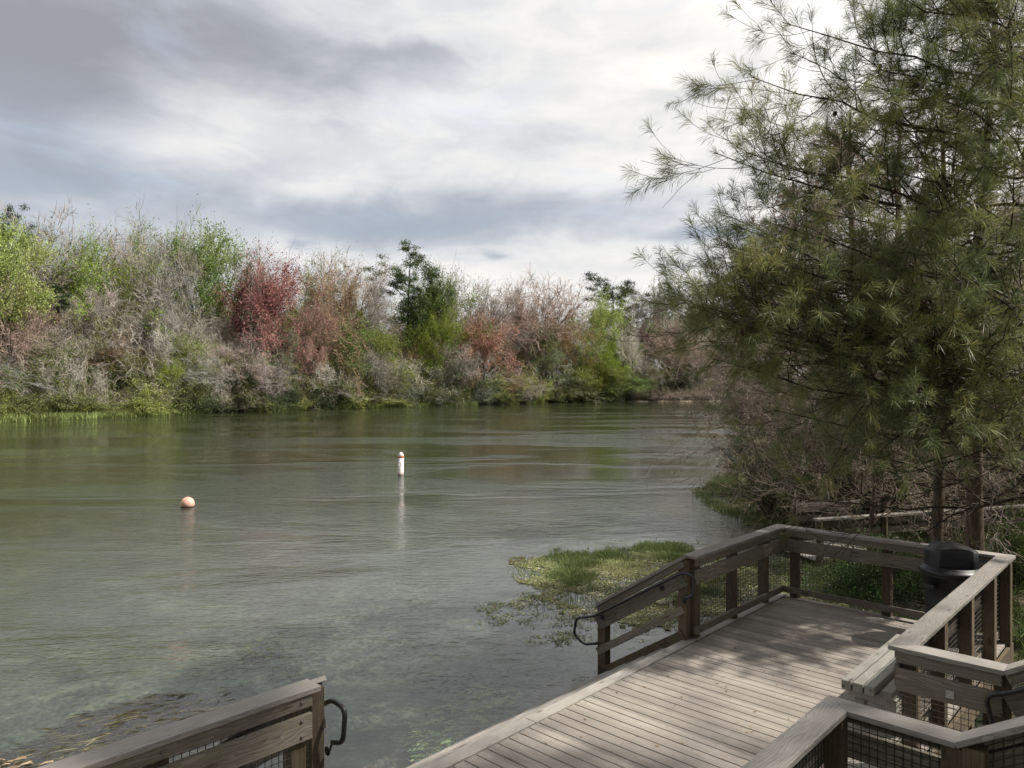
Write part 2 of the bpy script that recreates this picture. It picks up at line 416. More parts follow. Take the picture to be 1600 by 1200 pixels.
def tube_mesh(name, pts, r, m, k=10):
    pts = [Vector(p) for p in pts]; V = []; Fc = []
    for i, p in enumerate(pts):
        d = (pts[min(i + 1, len(pts) - 1)] - pts[max(i - 1, 0)]).normalized()
        ref = Vector((0, 0, 1)) if abs(d.z) < 0.95 else Vector((1, 0, 0))
        if i == 0: s = d.cross(ref).normalized()
        else: s = (s - d * s.dot(d)).normalized()
        q = d.cross(s)
        for j in range(k):
            a = 2 * math.pi * j / k; V.append(p + s * (r * math.cos(a)) + q * (r * math.sin(a)))
    for i in range(len(pts) - 1):
        for j in range(k):
            Fc.append((i * k + j, i * k + (j + 1) % k, (i + 1) * k + (j + 1) % k, (i + 1) * k + j))
    me = bpy.data.meshes.new(name)
    me.from_pydata([tuple(v) for v in V], [], Fc + [tuple(range(k))[::-1], tuple(range((len(pts) - 1) * k, len(pts) * k))])
    me.polygons.foreach_set('use_smooth', [True] * len(me.polygons)); me.materials.append(m)
    return me


def rounded(pts, rad=0.07, n=6):
    pts = [Vector(p) for p in pts]; out = [pts[0]]
    for i in range(1, len(pts) - 1):
        a, b, c = pts[i - 1], pts[i], pts[i + 1]
        r1 = min(rad, (a - b).length * .45, (c - b).length * .45)
        p0 = b + (a - b).normalized() * r1; p2 = b + (c - b).normalized() * r1
        for j in range(n + 1):
            t_ = j / n; out.append(p0 * (1 - t_) ** 2 + b * (2 * t_ * (1 - t_)) + p2 * t_ * t_)
    out.append(pts[-1]); return out


def lathe(name, prof, m, k=40, scale=(1, 1), smooth=True):
    V = []; Fc = []
    for r, z in prof:
        for j in range(k):
            a = 2 * math.pi * j / k; V.append((r * math.cos(a) * scale[0], r * math.sin(a) * scale[1], z))
    for i in range(len(prof) - 1):
        for j in range(k):
            Fc.append((i * k + j, i * k + (j + 1) % k, (i + 1) * k + (j + 1) % k, (i + 1) * k + j))
    Fc.append(tuple(range(k))[::-1]); Fc.append(tuple(range((len(prof) - 1) * k, len(prof) * k)))
    me = bpy.data.meshes.new(name); me.from_pydata(V, [], Fc)
    if smooth:
        me.polygons.foreach_set('use_smooth', [len(p.vertices) == 4 for p in me.polygons])
    me.materials.append(m); return me


# ------------------------------------------------------------------ shores
SH_PX = [-700, -300, 0, 400, 640, 800, 1000, 1120, 1300]
SH_PY = [715, 675, 656.5, 643, 635, 631, 627.2, 626.8, 626.5]


def shoreY(px): return HC * F / (np.interp(px, SH_PX, SH_PY) - 600)


far_line = [((px - 800) / F * shoreY(px), shoreY(px)) for px in (-700, -300, 0, 400, 640, 800, 1000, 1120, 1300)]
near_line = [(70, 140), (36, 113), (16, 50), (10.5, 30), (8.6, 21), (7.6, 15.5), (7.0, 12.5), (6.4, 8), (4.2, 4.5), (0, 0.5), (-4, -3), (-14, -8), (-60, -18), (-140, -30), (-140, 20)]
POLY = np.array(far_line + near_line)


def sdist(X, Y):
    """signed distance to the river polygon, positive inside"""
    Pn = np.stack([X, Y], -1)[..., None, :]
    A = POLY; B = np.roll(POLY, -1, 0); E = B - A
    w_ = Pn - A
    tt = np.clip((w_ * E).sum(-1) / (E * E).sum(-1), 0, 1)
    d = np.sqrt(((w_ - tt[..., None] * E) ** 2).sum(-1)).min(-1)
    y = Y[..., None]; x = X[..., None]
    c1 = (A[:, 1] <= y) & (B[:, 1] > y); c2 = (A[:, 1] > y) & (B[:, 1] <= y)
    xs = A[:, 0] + (y - A[:, 1]) / np.where(B[:, 1] == A[:, 1], 1e-9, B[:, 1] - A[:, 1]) * E[:, 0]
    inside = ((c1 | c2) & (x < xs)).sum(-1) % 2 == 1
    return np.where(inside, d, -d)


def ground_z(X, Y):
    d = sdist(X, Y)
    wob = 0.10 * np.sin(X * 0.9 + 1.3 * np.sin(Y * 0.5)) + 0.08 * np.sin(Y * 1.3 + X * 0.4) + .04 * np.sin(X * 3.1) * np.sin(Y * 2.7)
    inn = -np.minimum(0.16 + d * 0.13, 1.9) + wob * np.clip(d / 3, 0, 1)
    out = np.minimum(0.02 + (-d) * 0.07, 0.9) + wob * 0.5 * np.clip(-d / 3, 0, 1)
    return np.where(d > 0, inn, out)


n = 260
s_ = np.linspace(-1, 1, n)
gx = np.sinh(s_ * 5.2) / math.sinh(5.2) * 2500 + 3
gy = np.sinh(s_ * 5.2) / math.sinh(5.2) * 2500 + 12
X, Y = np.meshgrid(gx, gy)
Z = ground_z(X, Y)
idx = np.arange(n * n).reshape(n, n)
q = np.stack([idx[:-1, :-1], idx[:-1, 1:], idx[1:, 1:], idx[1:, :-1]], -1).reshape(-1, 4)
g_ = link('ground', fastmesh('ground', np.stack([X, Y, Z], -1).reshape(-1, 3), [q], [M['ground']]))
g_['kind'] = 'structure'
g_.data.polygons.foreach_set('use_smooth', [True] * len(g_.data.polygons))
wm = bpy.data.meshes.new('river water'); wm.from_pydata([(-400, -60, 0), (300, -60, 0), (300, 420, 0), (-400, 420, 0)], [], [(0, 1, 2, 3)]); wm.materials.append(M['water'])
w_ = link('river_water', wm); w_['kind'] = 'structure'

# ------------------------------------------------------------------ deck
UE, U0 = 11.24, -1.2
VE, VR = -4.83, -1.80
org = P(0, 0, 0); org.z = 0
deck = thing('deck', 'low wooden river deck of narrow grey planks above the water', 'deck', P(6, -3.3, 0))
Vd = []; Fd = []
rnd = random.Random(3)
k_ = 0
u_ = U0
while u_ < UE - 0.05:
    for (a0, b0) in ((VE + 0.16, VR - 0.0 if not (5.2 < u_ < 6.75) else -1.12),):
        jj = rnd.uniform(-.003, .003)
        cs = [(u_ + 0.0055, a0), (u_ + 0.1345, a0), (u_ + 0.1345, b0), (u_ + 0.0055, b0)]
        base = len(Vd)
        top = [(x_, y_, jj * .3) for x_, y_ in cs]; c2 = [(x_, y_, -0.032) for x_, y_ in cs]
        e = 0.004
        ins = [(cs[0][0] + e, a0, jj * .3), (cs[1][0] - e, a0, jj * .3), (cs[2][0] - e, b0, jj * .3), (cs[3][0] + e, b0, jj * .3)]
        mid = [(x_, y_, -e) for x_, y_ in cs]
        Vd += ins + mid + c2
        Fd += [(base, base + 1, base + 2, base + 3), (base, base + 4, base + 5, base + 1), (base + 3, base + 2, base + 6, base + 7),
               (base, base + 3, base + 7, base + 4), (base + 1, base + 5, base + 6, base + 2),
               (base + 4, base + 8, base + 9, base + 5), (base + 6, base + 10, base + 11, base + 7), (base + 4, base + 7, base + 11, base + 8), (base + 5, base + 9, base + 10, base + 6)]
    u_ += 0.14
me = bpy.data.meshes.new('planks'); me.from_pydata(Vd, [], Fd); me.materials.append(M['deck'])
pl = link('planks', me, deck)
RM = Matrix((U, VV, Vector((0, 0, 1)))).transposed().to_4x4()
pl.matrix_basis = Matrix.Translation(P(0, 0, 0) - deck.location) @ RM
for (a, b) in ((U0, 2.2), (2.206, 5.35), (5.356, 8.42), (8.426, UE + .02)):
    board(deck, 'edge_board', P(a, VE + 0.075, -0.012), P(b, VE + 0.075, -0.012), 0.145, 0.04, M['cap'], bev=0.006)
board(deck, 'fascia', P(U0, VE + .02, -0.15), P(UE, VE + .02, -0.15), 0.04, 0.22, M['post'])
board(deck, 'fascia', P(UE + .03, VE, -0.16), P(UE + .03, VR, -0.16), 0.04, 0.25, M['post'])
board(deck, 'fascia', P(6.9, VR + .03, -0.16), P(UE, VR + .03, -0.16), 0.04, 0.25, M['post'])
for u in (0.5, 3.5, 6.5, 9.5, 11.0):
    for v in (-4.5, -3.2, -2.0):
        board(deck, 'pile', P(u, v, -2.2), P(u, v, -0.28), 0.2, 0.2, M['post'])
for v in (-4.6, -3.9, -3.2, -2.5, -1.95):
    board(deck, 'joist', P(U0, v, -0.14), P(UE - 0.03, v, -0.14), 0.045, 0.2, M['post'])
# two screws in the end of every plank are one dark speck each
sv_ = []; sf = []
u_ = U0
while u_ < UE - 0.05:
    for v in (-4.6, -3.9, -3.2, -2.5):
        for du in (0.035, 0.105):
            b = len(sv_)
            for j in range(6):
                a = j * math.pi / 3; sv_.append((u_ + du + .0045 * math.cos(a), v + .0045 * math.sin(a), 0.0025))
            sf.append(tuple(range(b, b + 6)))
    u_ += 0.14
me = bpy.data.meshes.new('screws'); me.from_pydata(sv_, [], sf); me.materials.append(M['wire'])
sc_ = link('screws', me, deck); sc_['kind'] = 'stuff'
sc_.matrix_basis = pl.matrix_basis.copy()


# ------------------------------------------------------------------ railings
def wire_panel(parent, a, b, z0a, z1a, z0b, z1b, step=0.052):
    """welded wire between a and b (points at deck height), bottoms z0*, tops z1*"""
    a = Vector(a); b = Vector(b); L = (b - a).length; x = (b - a).normalized(); nn = Vector((-x.y, x.x, 0)).normalized()
    V = []; Fc = []

    def bar(p, q_, r=0.0022):
        d = (q_ - p).normalized(); s = nn; t_ = d.cross(s).normalized(); base = len(V)
        for pp in (p, q_):
            for (i, j) in ((1, 1), (-1, 1), (-1, -1), (1, -1)): V.append(tuple(pp + s * (r * i) + t_ * (r * j)))
        for i in range(4): Fc.append((base + i, base + (i + 1) % 4, base + 4 + (i + 1) % 4, base + 4 + i))
    nv = int(L / step)
    for i in range(1, nv + 1):
        f = i * step / L
        if f >= 1: break
        p = a.lerp(b, f)
        bar(p + Vector((0, 0, z0a + (z0b - z0a) * f)), p + Vector((0, 0, z1a + (z1b - z1a) * f)))
    nh = int((z1a - z0a) / step)
    for i in range(nh + 1):
        dz_ = z0a + i * step
        bar(a + Vector((0, 0, dz_)) + nn * .0032, b + Vector((0, 0, dz_ + z0b - z0a)) + nn * .0032)
    me = bpy.data.meshes.new('wire_mesh'); me.from_pydata([tuple(Vector(v) - parent.location) for v in V], [], Fc); me.materials.append(M['wire'])
    return link('wire_mesh', me, parent)


def bolt(parent, p, nrm, r=0.013):
    me = lathe('bolt', [(r, 0), (r, .004), (r * .8, .008), (r * .3, .010)], M['bolt'], 10)
    o = link('bolt', me, parent); nrm = Vector(nrm).normalized()
    o.matrix_basis = Matrix.Translation(Vector(p) - parent.location) @ nrm.to_track_quat('Z', 'Y').to_matrix().to_4x4()
    return o


CT = 1.07   # cap top above the deck


def rail(root, A, B, inner, posts, s0=0.0, s1=0.0, e0=0.0, e1=0.0, capx=(0.0, 0.0), mesh=True, post_w=0.12, postlow=-0.9, ends=(0.0, 0.0), cap=True, boards=True, low=True):
    """A,B (u,v) of the cap centre line; inner = +1/-1 side (left normal is +1) where the boards are nailed;
    s0,s1 = extra height at both ends (a slope); posts = fractions 0..1"""
    a = P(A[0], A[1], 0); b = P(B[0], B[1], 0)
    x = (b - a).normalized(); nn = Vector((-x.y, x.x, 0)) * inner
    L = (b - a).length
    up = lambda z: Vector((0, 0, z))
    sl = (s1 - s0) / L
    if cap:
        board(root, 'top_rail', a + up(CT - .019 + s0 - sl * capx[0]) - x * capx[0], b + up(CT - .019 + s1 + sl * capx[1]) + x * capx[1], 0.19, 0.038, M['cap'], e0, e1, 0.005)
    ia = a + x * ends[0]; ib = b - x * ends[1]
    za, zb = s0 + sl * ends[0], s1 - sl * ends[1]
    if boards:
        for zc, h in ((CT - .04 - .047, .09), (CT - .38 + .105, .184)):
            board(root, 'rail_board', ia + up(zc + za) + nn * .058, ib + up(zc + zb) + nn * .058, 0.036, h, M['rail'])
        if low:
            board(root, 'bottom_rail', ia + up(.115 + za) + nn * .052, ib + up(.115 + zb) + nn * .052, 0.045, 0.09, M['rail'])
    for f in posts:
        p = a.lerp(b, f); s = s0 + (s1 - s0) * f
        board(root, 'post', p + up(postlow + min(s, 0)) - nn * .022, p + up(CT - .04 + s - abs(sl) * post_w / 2) - nn * .022, post_w, 0.12, M['post'], bev=0.006)
        if boards:
            for zc in (CT - .087, CT - .33, CT - .22):
                bolt(root, p + up(zc + s) + nn * .076, nn)
    if mesh:
        wire_panel(root, ia + nn * .034, ib + nn * .034, .08 + za, CT - .05 + za, .08 + zb, CT - .05 + zb)
    return x, nn


def pipe(root, pts, brk):
    hr = link('handrail', tube_mesh('handrail', [Vector(p) - root.location for p in rounded(pts)], 0.019, M['pipe'], 12), root)
    for p, q_ in brk:
        p = Vector(p); q_ = Vector(q_)
        mid = p.lerp(q_, .5) + Vector((0, 0, -.02))
        me = tube_mesh('bracket', rounded([p - root.location, mid - root.location + Vector((0, 0, -.02)), q_ - root.location], .03), 0.009, M['pipe'], 8)
        b_ = link('bracket', me, hr)
        d = lathe('flange', [(.034, 0), (.034, .006), (.02, .009)], M['pipe'], 16)
        n_ = (q_ - p); n_.z = 0; n_.normalize()
        fl = link('flange', d, hr)
        fl.matrix_basis = Matrix.Translation(q_ - root.location - n_ * .008) @ (-n_).to_track_quat('Z', 'Y').to_matrix().to_4x4()


# front (river side) railing
EDGE = -4.77
r1_ = thing('deck_railing', 'river side railing of the deck, between the water stairs and the far corner', 'railing', P(9.8, EDGE, 0))
rail(r1_, (8.48, EDGE), (11.21, EDGE), -1, (0.03, 0.42, 0.79), e1=0.095, capx=(0.04, 0.0), ends=(0.0, 0.03))
r2_ = thing('deck_railing', 'back railing of the deck behind the black bin', 'railing', P(11.2, -3.3, 0))
rail(r2_, (11.21, EDGE), (11.21, -1.83), -1, (0.075, 0.52, 0.965), e0=-0.095, e1=0.095, capx=(-.0, .0), ends=(0.04, 0.04))
r3_ = thing('deck_railing', 'sunlit right hand railing of the deck running from the bin to the bench', 'railing', P(9, -1.83, 0))
rail(r3_, (11.21, -1.83), (6.78, -1.83), -1, (0.03, 0.25, 0.51, 0.76, .97), e0=-0.095, e1=-0.095, capx=(0, 0), ends=(0.04, 0.02))


def stair_rail(root, u, side, mirror):
    """slopes down into the river from the deck edge; side = direction of the stairs (+1 towards +u)"""
    sl = .61; w1 = 1.33
    a = P(u, EDGE - .05, 0); b = P(u, EDGE - w1, 0)
    o = -VV; s = U * side
    up = lambda z: Vector((0, 0, z))
    w0 = 0.0
    for (zt, h, nm, m_, th, ww) in ((0.0, .038, 'top_rail', M['cap'], 0, .19), (-.04, .09, 'rail_board', M['rail'], .055, .036), (-.165, .20, 'rail_board', M['rail'], .055, .036), (-.62, .10, 'rail_board', M['rail'], .052, .036), (-.93, .13, 'stringer', M['post'], .052, .05)):
        c_ = (zt - h / 2 * 1.17)
        board(root, nm, a + up(CT - .01 + c_ + .02 * sl) + s * th, b + o * .07 + up(CT - .01 + c_ - (w1 + .07) * sl) + s * th, ww, h, m_)
    board(root, 'post', b + up(-1.5), b + up(CT - w1 * sl - .07), .13, .13, M['post'], bev=.006)
    board(root, 'post', a + o * .02 + up(-.9), a + o * .02 + up(CT - .06), .12, .11, M['post'], bev=.006)
    for zc in (-.23, -.31, -.98): 
        bolt(root, b + up(CT - w1 * sl + zc) + s * .073, s); bolt(root, a + o * .03 + up(CT + zc) + s * .073, s)
    hh = lambda w_: P(u, EDGE - w_, .895 - sl * w_) + s * .13
    pts = [P(u, EDGE - .02, .56) + s * .13, P(u, EDGE + .12, .60) + s * .13, P(u, EDGE + .15, .86) + s * .13, hh(.02), hh(1.42), P(u, EDGE - 1.72, -.06) + s * .13, P(u, EDGE - 1.76, -.30) + s * .13, P(u, EDGE - 1.58, -.40) + s * .13, P(u, EDGE - 1.34, -.33) + s * .13]
    brk = [(hh(.35), hh(.35) + Vector((0, 0, -.07)) - s * .055), (hh(1.3), hh(1.3) + Vector((0, 0, -.07)) - s * .055), (pts[0], pts[0] - s * .055 + up(-.05))]
    pipe(root, pts, brk)


sr1 = thing('stair_railing', 'railing with black handrail sloping into the river at the near end of the grass mats', 'railing', P(8.42, -5.3, 0))
stair_rail(sr1, 8.42, -1, False)
# near left railing
r4_ = thing('deck_railing', 'closest railing cut by the bottom left corner of the photo', 'railing', P(1.5, EDGE, 0))
rail(r4_, (-0.6, EDGE), (2.92, EDGE), -1, (0.1, 0.4, 0.70, 0.975), capx=(0, 0.06), ends=(0, 0.0))
sr2 = thing('stair_railing', 'stair railing with black loop handrail at the end of the bottom left railing', 'railing', P(2.98, -5.3, 0))
stair_rail(sr2, 3.02, 1, True)
# water stairs
ws_ = thing('stairs', 'broad wooden stairs going down under the water from the deck edge', 'stairs', P(5.7, -5.2, 0))
for i in range(6):
    z_ = -.17 * (i + 1); v_ = VE - .14 - .28 * i
    wd_ = .27
    if i == 5: wd_ = .6; v_ -= .16
    board(ws_, 'tread', P(3.12, v_, z_), P(8.30, v_, z_), wd_, .04, M['cap'])
for u in (3.15, 5.7, 8.27):
    board(ws_, 'stringer', P(u, VE - .03, -.30), P(u, VE - 1.75, -1.30), .05, .2, M['post'])

# walkway rails: far side (G-H, then up) and near side (I-J, then up)
ST = -1.10      # where the steps up begin (v)
SLU = .62
r5_ = thing('walkway_railing', 'railing with bolted boards and small white plate, right beside the bench', 'railing', P(6.7, -1.4, 0))
rail(r5_, (6.78, -1.83), (6.78, ST), -1, (0.97,), e0=0.095, e1=0.0, capx=(-.0, 0.0), ends=(-.04, 0.02), postlow=-.6)
rail(r5_, (6.78, ST), (6.78, 1.2), -1, (0.5, 1.0), s0=0, s1=(1.2 - ST) * SLU, ends=(0.02, 0), postlow=-.6)
bx = board(r5_, 'plate', P(6.70 , -1.50, .78), P(6.70, -1.44, .78), .004, .06, M['plate'], bev=.001)
u = 6.78 - .13
hz = lambda v: P(u, v, .90 + (v - ST) * SLU)
pts = [P(u, ST + .12, .58), P(u, ST - .06, .60), P(u, ST - .12, .86), hz(ST + .06), hz(1.2)]
pipe(r5_, pts, [(hz(ST + .25), hz(ST + .25) + Vector((0, 0, -.07)) + U * .055), (hz(0.6), hz(0.6) + Vector((0, 0, -.07)) + U * .055), (pts[0], pts[0] + U * .055 + Vector((0, 0, -.05)))])
r6_ = thing('walkway_railing', 'closest railing with wire mesh at the bottom right corner, bending up the steps', 'railing', P(5.2, -1.5, 0))
rail(r6_, (U0, -1.83), (5.24, -1.83), 1, (0.1, 0.3, 0.5, 0.68, 0.84, .985), e1=0.095, ends=(0, .04), postlow=-.6)
rail(r6_, (5.24, -1.83), (5.24, ST), 1, (.97,), e0=-0.095, ends=(.04, .02), postlow=-.6, boards=True)
rail(r6_, (5.24, ST), (5.24, 1.2), 1, (0.04, 0.5, 1.0), s0=0, s1=(1.2 - ST) * SLU, ends=(.02, 0), postlow=-.6)
u = 5.24 + .13
hz = lambda v: P(u, v, .90 + (v - ST) * SLU)
pts = [P(u, ST + .12, .58), P(u, ST - .06, .60), P(u, ST - .12, .86), hz(ST + .06), hz(1.2)]
pipe(r6_, pts, [(hz(ST + .25), hz(ST + .25) + Vector((0, 0, -.07)) - U * .055), (hz(.6), hz(.6) + Vector((0, 0, -.07)) - U * .055)])
st_ = thing('stairs', 'grey plank steps climbing right between the two near railings', 'stairs', P(6, 0, 0))
for i in range(8):
    v_ = ST + .16 + .28 * i; z_ = .175 * (i + 1)
    board(st_, 'tread', P(5.33, v_, z_ - .02), P(6.66, v_, z_ - .02), .29, .038, M['cap'])
    board(st_, 'riser', P(5.33, v_ - .13, z_ - .115), P(6.66, v_ - .13, z_ - .115), .02, .145, M['post'])
for u in (5.35, 6.64):
    board(st_, 'stringer', P(u, ST + .02, -.10), P(u, ST + 2.3, 1.28), .045, .24, M['post'])

# ------------------------------------------------------------------ bench
bn = thing('bench', 'backless bench of pale square timbers standing on the deck', 'bench', P(8.1, -2.3, 0))
for i in range(3):
    board(bn, 'seat_beam', P(7.27, -2.46 + i * .103, .41), P(9.02, -2.46 + i * .103, .41), .09, .09, M['bench'], bev=.009)
board(bn, 'seat_beam', P(7.33, -2.115, .385), P(9.02, -2.115, .385), .09, .09, M['bench'], bev=.009)
for u in (7.43, 8.8):
    board(bn, 'leg', P(u, -2.10, 0), P(u, -2.10, .34), .09, .09, M['bench'])
    board(bn, 'leg', P(u, -2.38, 0), P(u, -2.38, .27), .09, .09, M['bench'])
    board(bn, 'crossbar', P(u, -2.49, .318), P(u, -2.07, .318), .085, .09, M['bench'])

# ------------------------------------------------------------------ bin
bp_ = P(10.68, -2.33, 0)
bn2 = thing('trash_bin', 'black round plastic bin with domed flap lid in the deck corner', 'bin', bp_)
body = link('body', lathe('body', [(.26, 0), (.265, .02), (.275, .03), (.295, .45), (.30, .46), (.30, .49), (.297, .50), (.318, .78), (.332, .785), (.335, .84), (.345, .845), (.345, .87), (.325, .875)], M['bin'], 48), bn2)
for a in (math.radians(200), math.radians(20)):
    hd = board(body, 'handle', (0, 0, 0), (.0, .16, 0), .075, .06, M['bin'], bev=.014)
    hd.matrix_basis = Matrix.Rotation(a, 4, 'Z') @ Matrix.Translation((.355, 0, .72)) @ Matrix.Rotation(math.pi / 2, 4, 'Z')
# lid: skirt and dome with two flat flap faces
skirt = lathe('lid', [(.335, .868), (.362, .872), (.368, .90), (.35, .925), (.325, .935), (.318, .955), (.30, .965)], M['bin'], 48)
lid = link('lid', skirt, bn2)
bm = bmesh.new(); rows = []
K = 64; HW = 0.235
for zt, rr, dm in ((.955, .305, 1.0), (1.03, .302, 1.0), (1.12, .297, 1.0), (1.15, .292, 1.0)):
    row = []
    for j in range(K):
        a = 2 * math.pi * j / K; x_, y_ = rr * math.cos(a), rr * math.sin(a)
        y_ = max(-HW, min(HW, y_)); row.append(bm.verts.new((x_, y_, zt)))
    rows.append(row)
for kk in range(1, 7):
    f = 1 - kk / 7.0; row = []
    for j in range(K):
        a = 2 * math.pi * j / K; x_, y_ = .292 * math.cos(a), .292 * math.sin(a); y_ = max(-HW, min(HW, y_))
        xx, yy = x_ * f, y_ * f
        row.append(bm.verts.new((xx, yy, 1.15 + .085 * (1 - (xx / .292) ** 2 - .35 * (yy / .292) ** 2))))
    rows.append(row)
for i in range(len(rows) - 1):
    for j in range(K): bm.faces.new((rows[i][j], rows[i][(j + 1) % K], rows[i + 1][(j + 1) % K], rows[i + 1][j]))
bm.faces.new(rows[-1])
for v_ in rows[3]:
    a = v_.co; 
    v_.co.z += .085 * (1 - (a.x / .292) ** 2) * .75 * (1 if abs(a.y) > HW - .01 else .35)
me = bpy.data.meshes.new('dome'); bm.to_mesh(me); bm.free(); me.materials.append(M['bin'])
dome = link('dome', me, lid)
for s in (-1, 1):
    fl = board(lid, 'flap', (-.15, 0, 0), (.15, 0, 0), .012, .15, M['bin'], bev=.004)
    fl.matrix_basis = Matrix.Translation((0, s * (HW + .004), 1.055))
lid.rotation_euler.z = R(-16); 

# ------------------------------------------------------------------ buoys
def wpt(px, py, z=0.0):
    Y_ = (HC - z) * F / (py - 600); return Vector(((px - 800) / F * Y_, Y_, z))


b1_ = thing('mooring_buoy', 'faded coral ball buoy floating left of the white one', 'buoy', wpt(293, 792))
prof = [(0.215 * math.sin(a), 0.10 - 0.215 * math.cos(a)) for a in np.linspace(0.03, math.pi - 0.03, 26)]
ball = link('ball', lathe('ball', prof, M['buoy'], 40), b1_)
link('eye', tube_mesh('eye', [(.03 * math.cos(a), 0, .318 + .025 * math.sin(a)) for a in np.linspace(-.3, math.pi + .3, 12)], .007, M['buoy'], 8), b1_)
b2_ = thing('marker_buoy', 'upright white cylinder buoy with pointed top and orange band', 'buoy', wpt(626, 742))
b2_.rotation_euler = (0, R(1.0), 0)
link('body', lathe('body', [(.12, -.5), (.125, -.45), (.125, .74)], M['white'], 32), b2_)
link('band', lathe('band', [(.1255, .74), (.129, .742), (.129, .80), (.1255, .802)], M['orange'], 32), b2_)
link('cone', lathe('cone', [(.125, .802), (.125, .84), (.09, .92), (.045, .975), (.01, .985)], M['white'], 32), b2_)
link('band', lathe('band', [(.1255, .05), (.128, .052), (.128, .075), (.1255, .077)], M['orange'], 32), b2_)


def arcmark(rad, zc, wd, a_c, hole, m, name, half=False):
    V = []; Fc = []; N = 28
    for i in range(N + 1):
        t_ = 2 * math.pi * i / N
        for rr in (rad, rad - wd):
            ang_ = a_c + rr * math.cos(t_) / .1275; V.append((.1275 * math.cos(ang_), .1275 * math.sin(ang_), zc + rr * math.sin(t_)))
    for i in range(N): Fc.append((2 * i, 2 * i + 1, 2 * i + 3, 2 * i + 2))
    me = bpy.data.meshes.new(name); me.from_pydata(V, [], Fc); me.materials.append(m); return me


link('ring_mark', arcmark(.105, .45, .022, R(-125), True, M['mark'], 'ring_mark'), b2_)
for zc, wd_ in ((.66, .11), (.62, .07), (.25, .12), (.205, .09)):
    V = []; N = 8
    for i in range(N + 1):
        a = R(-125) + (i / N - .5) * wd_ / .1275
        V += [(.1272 * math.cos(a), .1272 * math.sin(a), zc), (.1272 * math.cos(a), .1272 * math.sin(a), zc + .018)]
    me = bpy.data.meshes.new('text_line'); me.from_pydata(V, [], [(2 * i, 2 * i + 2, 2 * i + 3, 2 * i + 1) for i in range(N)]); me.materials.append(M['ink'])
    link('text_line', me, b2_)


# ------------------------------------------------------------------ vegetation generators
def unit(v): return v / np.maximum(np.linalg.norm(v, axis=-1, keepdims=True), 1e-9)


def grow(rs, start, dirs, lens, rads, nseg, wander, trop, taper=0.35):
    """N branches at once -> points (N,S+1,3), radii (N,S+1)"""
    N = len(start); pts = np.zeros((N, nseg + 1, 3)); pts[:, 0] = start; d = unit(dirs.copy())
    for s in range(nseg):
        pts[:, s + 1] = pts[:, s] + d * (lens / nseg)[:, None]
        d = unit(d + rs.normal(0, wander, (N, 3)) + np.array([0, 0, trop]))
    f = np.linspace(1, taper, nseg + 1)
    return pts, rads[:, None] * f[None]


def spawn(rs, pts, rad, m, t0, t1, ang, ratio, rr, lenfn=None, sd=0.25, parent_len=None, asd=12):
    N, S1, _ = pts.shape; S_ = S1 - 1
    t = np.sort(rs.uniform(t0, t1, (N, m)), axis=1)
    f = t * S_; i = np.minimum(f.astype(int), S_ - 1); fr_ = (f - i)[..., None]
    ar = np.arange(N)[:, None]
    p = pts[ar, i] * (1 - fr_) + pts[ar, i + 1] * fr_
    d = unit(pts[ar, i + 1] - pts[ar, i])
    rnd_ = unit(rs.normal(0, 1, (N, m, 3))); perp = unit(np.cross(d, rnd_))
    a = np.radians(rs.normal(ang, asd, (N, m)))[..., None]
    nd = d * np.cos(a) + perp * np.sin(a)
    L = parent_len[:, None] * ratio * (lenfn(t) if lenfn else 1.0) * np.exp(np.clip(rs.normal(0, sd, (N, m)), -.6, .28))
    r = (rad[ar, i] * (1 - fr_[..., 0]) + rad[ar, i + 1] * fr_[..., 0]) * rr
    return p.reshape(-1, 3), nd.reshape(-1, 3), L.ravel(), r.ravel(), t.ravel()


def tubes(pts, rad, k):
    N, S1, _ = pts.shape
    d = unit(pts[:, -1] - pts[:, 0] + 1e-6); ref = np.where(np.abs(d[:, 2:3]) > 0.9, np.array([[1., 0, 0]]), np.array([[0, 0, 1.]]))
    s = unit(np.cross(d, ref)); q_ = np.cross(d, s)
    a = np.arange(k) * 2 * math.pi / k
    ring = s[:, None, None] * np.cos(a)[None, None, :, None] + q_[:, None, None] * np.sin(a)[None, None, :, None]
    V = pts[:, :, None] + ring * rad[:, :, None, None]
    idx_ = np.arange(N * S1 * k).reshape(N, S1, k)
    A = idx_[:, :-1]; B = idx_[:, 1:]
    Fq = np.stack([A, np.roll(A, -1, 2), np.roll(B, -1, 2), B], -1).reshape(-1, 4)
    return V.reshape(-1, 3), Fq


def quads(rs, cen, size, nrm_bias=0.0, aspect=0.6):
    N = len(cen); a = unit(rs.normal(0, 1, (N, 3))); b = unit(np.cross(a, unit(rs.normal(0, 1, (N, 3)))))
    sz = size * rs.uniform(.6, 1.3, (N, 1))
    V = np.stack([cen - a * sz, cen - b * sz * aspect, cen + a * sz, cen + b * sz * aspect], 1)
    return V.reshape(-1, 3), np.arange(N * 4).reshape(N, 4)


def strips(rs, top, length, width):
    """hanging tapering strands"""
    N = len(top); a = rs.uniform(0, 2 * math.pi, N); s = np.stack([np.cos(a), np.sin(a), 0 * a], -1) * width
    L = length * rs.uniform(.4, 1.3, (N, 1)); dn = np.concatenate([rs.normal(0, .12, (N, 2)), -np.ones((N, 1))], 1) * L
    V = np.stack([top - s, top + s, top + dn * .6 + s * .7, top + dn, top + dn * .6 - s * .7], 1)
    return V.reshape(-1, 3), np.arange(N * 5).reshape(N, 5)


